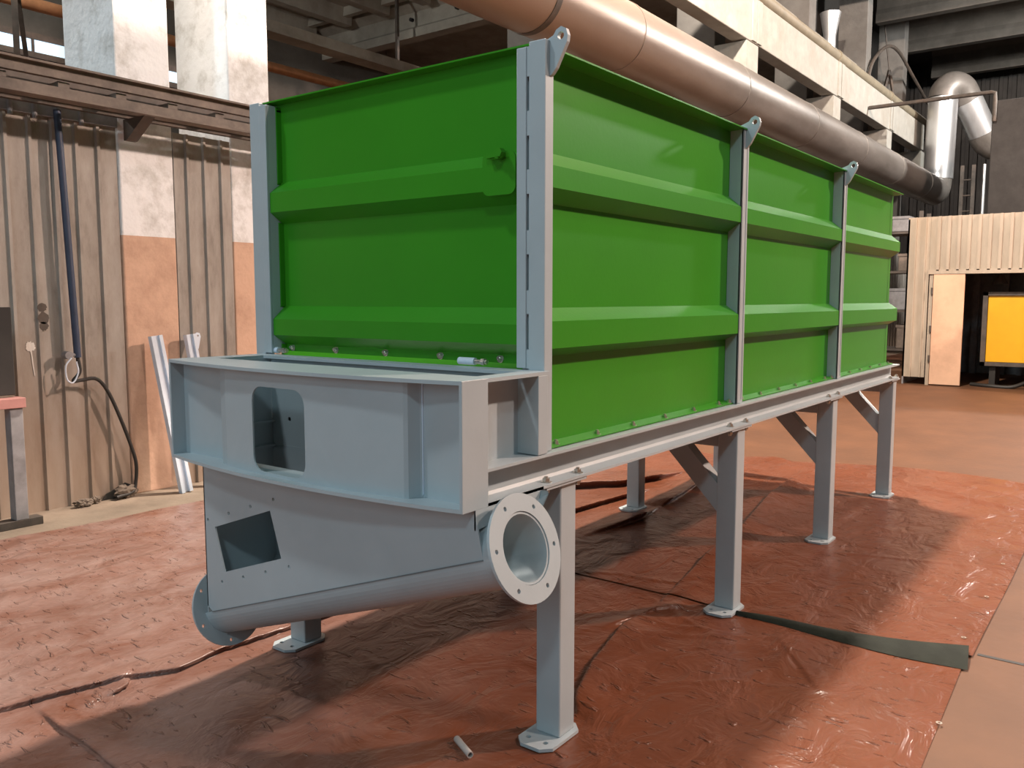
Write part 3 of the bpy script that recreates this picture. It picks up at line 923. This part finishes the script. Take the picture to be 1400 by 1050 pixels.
sp_edges = [2.375, 4.0, 5.675, 7.24]
BOLTX = [[2.46, 2.74, 3.02, 3.30, 3.59, 3.87], [4.16, 4.42, 4.70, 4.98, 5.26, 5.54], [5.84, 6.10, 6.37, 6.64, 6.92, 7.18]]
for i in range(3):
    pn = side_panel(sp_edges[i], sp_edges[i + 1] + (0.0 if i < 2 else 0.0))
    for x in BOLTX[i]:
        bm = BM(); hexbolt(bm, (x, YF - 0.028, 1.087), (0, 0, 1), 0.011, 0.010); link('bolt', bm, ZINC, pn)
    pf = side_panel(sp_edges[i], sp_edges[i + 1], False)
# rear panel, floor plate
bm = BM()
box(bm, 7.17, 7.18, YF, YB, 1.08, 2.41)
for z0 in (1.40, 1.928):
    solid_profile(bm, [(z0, 7.18), (z0 + 0.035, 7.24), (z0 + 0.125, 7.24), (z0 + 0.17, 7.18)], lambda a, b, t: (b, t, a), YF, YB)
link('rear_panel', bm, GREEN, bk)
bm = BM(); box(bm, 2.36, 7.2, 1.72, 3.04, 1.05, 1.08); link('floor_plate', bm, GREYD, bk)

# front panel (green) with two ribs, top lip, latch patch
XF = 2.40
bm = BM()
prof = [(1.372, 0.0), (RIBZ[0] + .002, 0), (RIBZ[1] + 0.012, 0.065), (RIBZ[2] - 0.012, 0.065), (RIBZ[3], 0), (RIBZ[4], 0), (RIBZ[5], 0.065), (RIBZ[6] + 0.01, 0.065), (RIBZ[7] + 0.005, 0), (2.435, 0), (2.437, 0.05), (2.443, 0.05), (2.445, -0.006)]
closed = prof + [(z, b - 0.006) for z, b in reversed(prof[:-3])]
fp_y0, fp_y1 = 1.70, 3.16
solid_profile(bm, closed, lambda a, b, t: (XF - b, t, a), fp_y0, fp_y1)
fp = link('front_panel', bm, GREEN, bk)
bm = BM()
plate(bm, rrect(1.742, 1.885, 1.955, 2.102, 0.028), [], 0.006, lambda u, v, t: (XF - 0.073 + t, u, v))
link('patch_plate', bm, GREEN, fp)
bm = BM()
cyl(bm, (XF - 0.073, 1.80, 2.085), (XF - 0.10, 1.80, 2.085), 0.013, n=14)
bar(bm, (XF - 0.09, 1.775, 2.09), (XF - 0.09, 1.85, 2.085), 0.014, 0.016)
cyl(bm, (XF - 0.09, 1.785, 2.09), (XF - 0.115, 1.785, 2.09), 0.016, n=6)
link('latch', bm, GREEN, fp)
for y in (3.022, 2.739, 2.444, 2.15, 1.862):
    bm = BM(); hexbolt(bm, (XF, y, 1.386), (-1, 0, 0.25), 0.010, 0.010); link('bolt', bm, ZINC, fp)
# hinge barrels
for y0 in (1.935, 3.05):
    bm = BM()
    cyl(bm, (2.345, y0, 1.377), (2.345, y0 + 0.075, 1.377), 0.0135, n=16)
    h = link('hinge', bm, WHITEP, bk, smooth=True)
    bm = BM()
    cyl(bm, (2.345, y0 - 0.055, 1.377), (2.345, y0, 1.377), 0.0085, n=12)
    cyl(bm, (2.345, y0 - 0.045, 1.377), (2.345, y0 - 0.030, 1.377), 0.013, n=6)
    link('hinge_pin', bm, ZINC, h, smooth=True)

# corner posts, front: folded plate with slotted seam
def corner_post(ysign):
    """ysign -1: near corner (outer face at y=1.62); +1: far corner (outer face 3.185)"""
    yo = 1.62 if ysign < 0 else 3.185
    iw = lambda d: yo - ysign * d         # d measured inwards from the outer face
    bm = BM()
    def bx(x0, x1, d0, d1, z0, z1, bev=0.003):
        ya, yb = sorted((iw(d0), iw(d1)))
        box(bm, x0, x1, ya, yb, z0, z1, bev)
    bx(2.326, 2.3745, 0.0, 0.066, 1.082, 2.44)              # outer box with the front face
    bx(2.322, 2.334, 0.0745, 0.114, 1.365, 2.425)           # front face, inner strip (raised)
    bx(2.340, 2.348, 0.05, 0.10, 1.082, 2.43, 0)            # backing behind the slots
    bx(2.334, 2.40, 0.106, 0.114, 1.365, 2.425, 0)          # inner return
    z = 1.365
    slots = [(1.43, 1.55), (1.63, 1.75), (1.83, 1.95), (2.03, 2.14), (2.22, 2.33)] if ysign < 0 else []
    prev = 1.365
    for a, b in slots:
        bx(2.3265, 2.337, 0.064, 0.076, prev, a, 0); prev = b
    bx(2.3265, 2.337, 0.064, 0.076, prev, 2.425, 0)
    return link('corner_post', bm, GREY, bk)
cp = corner_post(-1)
cp2 = corner_post(1)
for x0 in (7.19,):
    for y0 in (1.70, 3.0):
        bm = BM(); box(bm, x0, x0 + 0.04, y0, y0 + 0.06, 1.082, 2.40, 0.003); link('corner_post', bm, GREEN, bk)

def lug(parent, xc, y0, sgn=-1):
    """lifting lug plate normal to X"""
    pts = [(0.03, 2.435), (-0.015, 2.452), (-0.026, 2.468), (-0.045, 2.476), (-0.064, 2.466), (-0.071, 2.445), (-0.068, 2.425), (-0.026, 2.348), (-0.012, 2.332), (0.0, 2.325), (0.03, 2.325)]
    bm = BM()
    plate(bm, [(y0 - sgn * u if sgn > 0 else y0 + u, v) for u, v in pts], [circle(y0 + (-0.044 if sgn < 0 else 0.044), 2.447, 0.0125, 16)], 0.016, lambda u, v, t: (xc + t, u, v))
    return link('lifting_lug', bm, GREY, parent)
lug(cp, 2.352, 1.622)

for i, x0 in enumerate((4.0, 5.675)):
    bm = BM()
    box(bm, x0, x0 + 0.075, 1.622, 1.632, 1.082, 2.425, 0.002)
    box(bm, x0, x0 + 0.010, 1.622, YF, 1.082, 2.425, 0.002)
    box(bm, x0 + 0.01, x0 + 0.068, 1.632, YF, 1.09, 2.42)
    box(bm, x0 + 0.052, x0 + 0.056, 1.6195, 1.623, 1.10, 2.33)
    ps = link('side_post', bm, GREY, bk)
    lug(ps, x0 + 0.028, 1.624)
    bm = BM(); box(bm, x0, x0 + 0.075, YB, 3.138, 1.082, 2.425, 0.003)
    link('side_post', bm, GREY, bk)
    bm = BM(); hexbolt(bm, (x0 - 0.02, 1.655, 1.087), (0, 0, 1), 0.011, 0.010); link('bolt', bm, ZINC, ps)

# support beams (wide-flange)
def hbeam(y, x0, x1):
    bm = BM()
    w_, zt, zb, tf = 0.068, 1.080, 0.963, 0.010
    prof = [(-w_, zb), (w_, zb), (w_, zb + tf), (0.012, zb + tf + 0.004), (0.004, zb + tf + 0.014), (0.004, zt - tf - 0.014), (0.012, zt - tf - 0.004), (w_, zt - tf), (w_, zt), (-w_, zt), (-w_, zt - tf), (-0.012, zt - tf - 0.004), (-0.004, zt - tf - 0.014), (-0.004, zb + tf + 0.014), (-0.012, zb + tf + 0.004), (-w_, zb + tf)]
    solid_profile(bm, prof, lambda a, b, t: (t, y + a, b), x0, x1)
    return link('support_beam', bm, GREY, bk)
b1 = hbeam(1.670, 2.0, 7.305)
b2 = hbeam(3.080, 2.0, 7.305)

# legs
for y in (1.672, 3.082):
    for X in LEGX:
        bm = BM(); box(bm, X - 0.05, X + 0.05, y - 0.052, y + 0.052, 0.019, 0.953, 0.006)
        lg = link('leg', bm, GREY, bk)
        bm = BM()
        x0, x1, y0, y1, c = X - 0.155, X + 0.082, y - 0.072, y + 0.080, 0.035
        outl = [(x0 + c, y0), (x1 - c, y0), (x1, y0 + c), (x1, y1 - c), (x1 - c, y1), (x0 + c, y1), (x0, y1 - c), (x0, y0 + c)]
        plate(bm, outl, [circle(X - 0.105, y - 0.03, 0.010, 14), circle(X - 0.105, y + 0.045, 0.010, 14)], 0.012, lambda u, v, t: (u, v, 0.0075 + t))
        link('base_plate', bm, GREY, lg)
        bm = BM()
        ft = 0.951
        box(bm, X - 0.155, X + 0.10, y - 0.066, y + 0.066, ft, 0.962, 0.002)
        link('head_plate', bm, GREY, lg)
        for dx in (-0.125, 0.075):
            bm = BM()
            yy = y - 0.042 if y < 2 else y + 0.042
            hexbolt(bm, (X + dx, yy, 0.9735), (0, 0, 1), 0.014, 0.011)
            link('bolt', bm, ZINC, lg)
            bm = BM()
            cyl(bm, (X + dx, yy, 0.952), (X + dx, yy, 0.938), 0.014, n=6)
            cyl(bm, (X + dx, yy, 0.940), (X + dx, yy, 0.930), 0.008, n=8)
            link('nut', bm, ZINC, lg)
        # diagonal knee brace to the cross beam
        sgn = 1 if y < 2 else -1
        bm = BM()
        ya, yb = y + sgn * 0.04, y + sgn * 0.36
        solid_profile(bm, [(y + sgn * 0.052, 0.515), (y + sgn * 0.052, 0.66), (y + sgn * 0.235, 0.853), (y + sgn * 0.375, 0.853)], lambda a, b, t: (t, a, b), X - 0.04, X + 0.04)
        link('brace', bm, GREY, lg)
for X in LEGX:
    bm = BM(); box(bm, X - 0.04, X + 0.04, 1.72, 3.03, 0.853, 0.945, 0.004)
    link('cross_beam', bm, GREY, bk)
    bm = BM()
    box(bm, X - 0.02, X + 0.02, 1.90, 2.86, 0.945, 1.05)
    link('floor_joist', bm, GREYD, bk)

# ---- front frame: bowed flanges, web with hole, ends
YR, YL, ZB, ZT = 1.602, 3.145, 0.963, 1.360
def arcx(y, ends, apex):
    u = (y - (YR + YL) / 2) / ((YL - YR) / 2)
    return ends + (apex - ends) * max(0.0, 1 - u * u)
def flange_outline(x_back):
    n = 28
    return [(arcx(YR + (YL - YR) * i / n, 1.878, 1.803), YR + (YL - YR) * i / n) for i in range(n + 1)] + [(x_back, YL), (x_back, YR)]
bm = BM()
plate(bm, flange_outline(2.335), [[(2.035, 1.675), (2.255, 1.675), (2.255, 3.04), (2.035, 3.04)]], 0.012, lambda u, v, t: (u, v, ZT - t))
fr = link('top_flange', bm, GREY, bk)
bm = BM()
plate(bm, flange_outline(2.30), [[(1.962, 1.76), (2.284, 1.76), (2.284, 3.025), (1.962, 3.025)]], 0.012, lambda u, v, t: (u, v, ZB + t))
box(bm, 2.02, 2.32, YR + 0.11, YL - 0.11, ZB, ZB + 0.012) if False else None
link('bottom_flange', bm, GREY, bk)
for y0, y1 in ((YR - 0.002, YR + 0.010), (YL - 0.010, YL + 0.002)):
    bm = BM(); box(bm, 1.876, 2.000, y0, y1, ZB - 0.001, ZT + 0.001, 0.002)
    link('end_plate', bm, GREY, bk)
# curved web
path = [(1.935, YR + 0.01), (1.935, 1.812), (1.928, 1.818), (1.890, 1.833), (1.882, 1.845)]
n = 24
for i in range(1, n):
    y = 1.845 + (2.79 - 1.845) * i / n
    u = (y - 2.36) / 0.515
    path.append((1.882 - 0.042 * (1 - u * u), y))
path += [(1.878, 2.79), (1.885, 2.81), (1.925, 2.865), (1.935, 2.88), (1.935, YL - 0.01)]
def web_x(y):
    for (xa, ya), (xb, yb) in zip(path, path[1:]):
        if ya <= y <= yb:
            return xa + (xb - xa) * (y - ya) / max(1e-9, yb - ya)
    return path[-1][0]
bm = BM()
# web as a fine developable grid, with the rounded inspection hole left out
hole = rrect(2.270, 2.565, 0.986, 1.292, 0.055, 6)
hy0, hy1 = 2.272, 2.575
outl = [(y, ZB + 0.011) for _, y in path] + [(y, ZT - 0.011) for _, y in reversed(path)]
plate(bm, outl, [hole], 0.006, lambda u, v, t: (web_x(u) + t, u, v))
link('web_plate', bm, GREY, bk)
bm = BM()
box(bm, 1.931, 1.935, 1.808, 1.812, ZB + 0.02, ZT - 0.02)
link('weld_seam', bm, WHITEP, bk)
# sides behind the end plates and the back plates
for s, yo in ((1, YR), (-1, YL)):
    ya, yb = sorted((yo + s * (0.085 if s > 0 else 0.105), yo + s * (0.093 if s > 0 else 0.113)))
    bm = BM(); box(bm, 1.945, 2.30, ya, yb, ZB + 0.012, ZT - 0.012); link('side_web', bm, GREY, bk)
    ya, yb = sorted((yo + s * 0.0, yo + s * 0.105))
    bm = BM(); box(bm, 2.268, 2.322, ya, yb, 1.082, ZT - 0.012, 0.002); link('stiffener', bm, GREY, bk)
bm = BM()
plate(bm, [(1.72, ZB + .012), (3.03, ZB + .012), (3.03, ZT - 0.012), (1.72, ZT - 0.012)], [circle(2.915, 1.09, 0.010, 12)], 0.006, lambda u, v, t: (2.285 + t, u, v))
bkp = link('back_plate', bm, GREY, bk)
bm = BM(); box(bm, 2.2925, 2.30, 2.88, 2.95, 1.05, 1.13); link('backing', bm, HOLE, bkp)

# ---- discharge trough with inclined tube
AL, AR = Vector((2.05, 3.075, 0.302)), Vector((2.05, 1.491, 0.841))
ax = (AR - AL).normalized()
RT = 0.112
axz = lambda y: AL.z + (AR.z - AL.z) * (y - AL.y) / (AR.y - AL.y)
XP = 2.05 - RT
bm = BM()
nrm = Vector((0, -ax.z, ax.y)) if ax.y > 0 else Vector((0, ax.z, -ax.y))   # up, perpendicular to the axis in the YZ plane
def on_axis(s): return AL + ax * s
LEN = (AR - AL).length
def win(u, v):   # u along axis from left, v up from axis -> (y, z)
    p = on_axis(u) + nrm * v
    return (p.y, p.z)
s_r = LEN - 0.085
pr = on_axis(s_r)
# front plate outline in (y, z)
tr_top = ZB + 0.0
p_rt = pr + nrm * 0.14
outl = [(3.03, tr_top), (3.03, axz(3.03) + 0.03), (on_axis(0.085).y, on_axis(0.085).z), (pr.y, pr.z), (1.600, 0.935), (1.603, tr_top)]
def W(y, z): return (y, z)
w4 = [(2.962, .690), (2.591, .807), (2.546, .635), (2.907, .515)]
cy = sum(p[0] for p in w4) / 4; cz = sum(p[1] for p in w4) / 4
ey, ez = ax.y, ax.z
wh = []
for a, b in ((-0.19, 0.092), (0.19, 0.092), (0.19, -0.092), (-0.19, -0.092)):
    wh.append((cy + ey * a + nrm.y * b, cz + ez * a + nrm.z * b))
holes = [wh]
for b in (0.128, -0.128):
    for a in (-0.225, -0.075, 0.075, 0.225):
        holes.append(circle(cy + ey * a + nrm.y * b, cz + ez * a + nrm.z * b, 0.007, 10))
plate(bm, outl, holes, 0.006, lambda u, v, t: (XP + t, u, v))
# back plate and left end plate, right end plate
XB = 2.284
def back_pts(y, d):
    z0 = axz(y); zk = min(tr_top - 0.01, z0 + 0.16)
    return [(2.05 + RT + d, y, z0), (XB + d, y, zk), (XB + d, y, tr_top)]
for d in (0, -0.006):
    a_ = [bm.verts.new(q) for q in back_pts(3.027, d)]
    b_ = [bm.verts.new(q) for q in back_pts(pr.y, d)]
    for k in range(2): bm.faces.new((a_[k], a_[k + 1], b_[k + 1], b_[k]))
for yy in (3.027, 1.603):
    if yy > 2: pl_ = [(XP, axz(yy))] + [(q[0], q[2]) for q in back_pts(yy, 0)] + [(XP, tr_top)]
    else: pl_ = [(XP, 0.90), (XB, 0.93), (XB, tr_top), (XP, tr_top)]
    solid_profile(bm, pl_, lambda a, b, t: (a, t, b), yy - 0.003, yy + 0.003)
# rounded trough bottom
n = 24
A, B, A2, B2 = [], [], [], []
for i in range(n + 1):
    t_ = math.pi * i / n
    o_ = Vector((-math.cos(t_), 0, 0)) - nrm * math.sin(t_)
    A.append(bm.verts.new(on_axis(0.03) + o_ * RT)); B.append(bm.verts.new(on_axis(s_r) + o_ * RT))
    A2.append(bm.verts.new(on_axis(0.03) + o_ * (RT - 0.006))); B2.append(bm.verts.new(on_axis(s_r) + o_ * (RT - 0.006)))
for i in range(n):
    bm.faces.new((A[i], A[i + 1], B[i + 1], B[i]))
    bm.faces.new((A2[i], B2[i], B2[i + 1], A2[i + 1]))
    bm.faces.new((A[i], A2[i], A2[i + 1], A[i + 1])); bm.faces.new((B[i], B[i + 1], B2[i + 1], B2[i]))
trough = link('discharge_trough', bm, GREY, bk, recalc=False)
bm = BM()
p0 = on_axis(0.085); 
bar(bm, (XP - 0.001, p0.y, p0.z), (XP - 0.001, pr.y, pr.z), 0.004, 0.004)
link('seam', bm, GREYD, trough)
# tube stub
bm = BM()
n = 40
def ring3(s, r_): return [bm.verts.new(on_axis(s) + (Vector((1, 0, 0)) * math.cos(2 * math.pi * i / n) + nrm * math.sin(2 * math.pi * i / n)) * r_) for i in range(n)]
Q = [ring3(s_r - 0.10, RT), ring3(LEN - 0.004, RT), ring3(LEN - 0.004, RT - 0.007), ring3(s_r - 0.10, RT - 0.007)]
for A, B in ((Q[0], Q[1]), (Q[1], Q[2]), (Q[2], Q[3]), (Q[3], Q[0])):
    for i in range(n): bm.faces.new((A[i], A[(i + 1) % n], B[(i + 1) % n], B[i]))
link('outlet_tube', bm, GREY, trough, smooth=True)
def ring_flange(s, r_out, r_in, nh, th, name, phase):
    bm = BM()
    hs = [circle(0, 0, r_in, 44)] if r_in else []
    hs += [circle(math.cos(R(phase + 360 * k / nh)) * 0.142, math.sin(R(phase + 360 * k / nh)) * 0.142, 0.0075, 12) for k in range(nh)]
    plate(bm, circle(0, 0, r_out, 56), hs, th, lambda u, v, t: tuple(on_axis(s + t) + Vector((1, 0, 0)) * u + nrm * v))
    return link(name, bm, GREY, trough)
ring_flange(LEN - 0.010, 0.170, 0.1135, 6, 0.010, 'outlet_flange', 52)
ring_flange(0.020, 0.165, 0.0, 6, 0.010, 'end_flange', 20)

# ------------------------------------------------------------------ things along the left wall
t = thing('steel_trestle', (2.45, 6.2, 0), 'grey steel trestle with a red-primed rail at the left edge', 'trestle')
bm = BM(); box(bm, 2.53, 2.615, 6.24, 6.33, 0.06, 0.885, 0.004); link('leg', bm, GREYS, t)
bm = BM(); box(bm, 2.53, 2.70, 5.3, 6.42, 0.0, 0.06, 0.003) if False else box(bm, 2.0, 2.71, 6.24, 6.34, 0.004, 0.06, 0.003); link('foot', bm, STEELD, t)
bm = BM(); box(bm, 1.0, 2.63, 6.22, 6.34, 0.85, 0.92, 0.004); link('rail', bm, PINKS, t)
bm = BM(); box(bm, 1.55, 1.63, 6.24, 6.33, 0.06, 0.885, 0.004); link('leg', bm, GREYS, t)
bm = BM(); box(bm, 1.2, 2.60, 6.30, 6.34, 0.935, 1.545, 0.006)
tag(link('dark_board', bm, SOOT), 'dark flat board standing on the trestle at the left edge', 'board')

def wall_pipe():
    bm = BM()
    tube(bm, [(3.09, 6.53, 2.985), (3.10, 6.51, 2.4), (3.135, 6.50, 1.16)], 0.026, 14)
    return bm
t = thing('conduit_pipe', (3.1, 6.52, 1.1), 'dark navy pipe running down the left wall', 'pipe')
link('pipe', wall_pipe(), NAVY, t, smooth=True)
bm = BM(); cyl(bm, (3.06, 6.54, 1.18), (3.06, 6.47, 1.18), 0.03, n=12); cyl(bm, (3.06, 6.50, 1.18), (3.135, 6.50, 1.18), 0.016, n=8)
link('valve', bm, GREYS, t, smooth=True)
bm = BM()
tube(bm, smooth_path([(3.135, 6.50, 1.16), (3.14, 6.49, 1.05), (3.09, 6.49, 0.985), (3.16, 6.50, 0.985), (3.27, 6.50, 0.985), (3.36, 6.51, 0.88), (3.45, 6.51, 0.66), (3.53, 6.51, 0.42), (3.565, 6.51, 0.27), (3.56, 6.52, 0.12), (3.52, 6.50, 0.05), (3.38, 6.49, 0.03)], 8), 0.014, 10)
tag(link('cable', bm, BLACK, smooth=True), 'black cable drooping down the left wall from the navy pipe to the floor', 'cable')
bm = BM()
tube(bm, smooth_path([(3.075, 6.47, 1.16), (3.03, 6.47, 1.10), (3.035, 6.47, 1.0), (3.08, 6.47, 0.975), (3.12, 6.47, 1.05), (3.11, 6.47, 1.13)], 6), 0.006, 8)
tag(link('wire_loop', bm, WHITEP, smooth=True), 'thin pale wire loop hanging by the end of the navy pipe', 'wire')

def chan(p0, p1, w_, d_, name, label, lugged=False):
    """light C-profile leaning on the wall"""
    p0, p1 = Vector(p0), Vector(p1)
    d = (p1 - p0).normalized()
    s = Vector((1, 0, 0)); s = (s - d * s.dot(d)).normalized()
    u = s.cross(d).normalized()
    if u.y > 0: u = -u                     # towards the hall
    prof = [(-w_ / 2, 0), (-w_ / 2, d_), (-w_ * .22, d_), (-w_ * .22, d_ * .55), (w_ * .22, d_ * .55), (w_ * .22, d_), (w_ / 2, d_), (w_ / 2, 0), (w_ / 2 - .012, 0), (w_ / 2 - .012, d_ - .012), (w_ * .22 + .012, d_ - .012), (w_ * .22 + .012, d_ * .55 - .012), (-w_ * .22 - .012, d_ * .55 - .012), (-w_ * .22 - .012, d_ - .012), (-w_ / 2 + .012, d_ - .012), (-w_ / 2 + .012, 0)]
    bm = BM()
    A = [bm.verts.new(p0 + s * a + u * b) for a, b in prof]
    B = [bm.verts.new(p1 + s * a + u * b) for a, b in prof]
    k = len(prof)
    for i in range(k): bm.faces.new((A[i], A[(i + 1) % k], B[(i + 1) % k], B[i]))
    bm.faces.new(A[::-1]); bm.faces.new(B)
    o = link(name, bm, WHITEP)
    tag(o, label, 'steel profile')
    if lugged:
        bm = BM()
        c = p1 + s * (w_ / 2 + 0.012) - d * 0.03
        plate(bm, [(-0.02, -0.10), (0.005, -0.10), (0.045, 0.0), (0.04, 0.03), (0.015, 0.04), (-0.02, 0.02)], [circle(0.02, 0.01, 0.009, 10)], 0.012, lambda a, b, t_: tuple(c + s * a + d * b + u * (t_ + 0.02)))
        l_ = link('lifting_lug', bm, WHITEP, o)
    return o
chan((3.88, 6.34, 0.005), (3.755, 6.50, 1.30), 0.10, 0.05, 'steel_profile', 'white steel profile leaning on the peach column, left of the front frame')
chan((4.18, 6.36, 0.005), (4.075, 6.52, 1.30), 0.085, 0.05, 'steel_profile', 'white steel profile with a lug at its top, leaning behind the front frame', True)

# broken gap at the wall foot with rubble, paint splash and stains
def blob(bm, c, r_, seed, sq=(1, 1, 0.6)):
    rr = random.Random(seed)
    res = bmesh.ops.create_icosphere(bm, subdivisions=3, radius=1.0)
    for v in res['verts']:
        k = r_ * (0.62 + 0.6 * rr.random())
        v.co = Vector((c[0] + v.co.x * k * sq[0], c[1] + v.co.y * k * sq[1], c[2] + v.co.z * k * sq[2]))
for i, (c, r_, sq, lab) in enumerate((((3.12, 6.50, 0.035), 0.055, (1.3, .7, .6), 'small heap of broken rubble at the wall foot, left of the black cable'),
                                      ((3.235, 6.53, 0.035), 0.036, (1, .7, .9), 'jagged rubble lump at the wall foot beside the small heap'),
                                      ((3.47, 6.52, 0.06), 0.065, (1.4, .6, .8), 'broken concrete lump at the wall foot by the end of the black cable'))):
    bm = BM(); blob(bm, c, r_, i, sq); tag(link('rubble_lump', bm, RUBBLE), lab, 'rubble')
bm = BM()
plate(bm, [(3.30, 0.005), (3.34, 0.05), (3.42, 0.085), (3.50, 0.12), (3.56, 0.09), (3.57, 0.005)], [], 0.004, lambda u, v, t: (u, 6.575 + t, v))
link('trim_3', bm, BLACK, kind='structure')
bm = BM()
rr = random.Random(3)
outl = []
for i in range(30):
    a = 2 * math.pi * i / 30
    r_ = 0.032 * (0.8 + 0.4 * rr.random())
    outl.append((2.85 + r_ * math.cos(a), 1.25 + r_ * 1.2 * math.sin(a)))
plate(bm, outl, [], 0.003, lambda u, v, t: (u, 6.6155 + t, v))
plate(bm, [(2.846, 1.24), (2.856, 1.24), (2.866, 1.10), (2.872, 1.03), (2.866, 1.03), (2.858, 1.10)], [], 0.003, lambda u, v, t: (u, 6.6150 + t, v))
link('trim_4', bm, CONC, kind='structure')
bm = BM()
for cx_, cz_, r_ in ((2.94, 1.54, 0.035), (2.945, 1.46, 0.045), (2.945, 1.40, 0.035)):
    plate(bm, [(cx_ + r_ * (0.8 + .3 * rr.random()) * math.cos(2 * math.pi * i / 20), cz_ + r_ * (0.8 + .3 * rr.random()) * math.sin(2 * math.pi * i / 20)) for i in range(20)], [], 0.003, lambda u, v, t: (u, 6.597 + t, v))
link('trim_5', bm, STEELD, kind='structure')
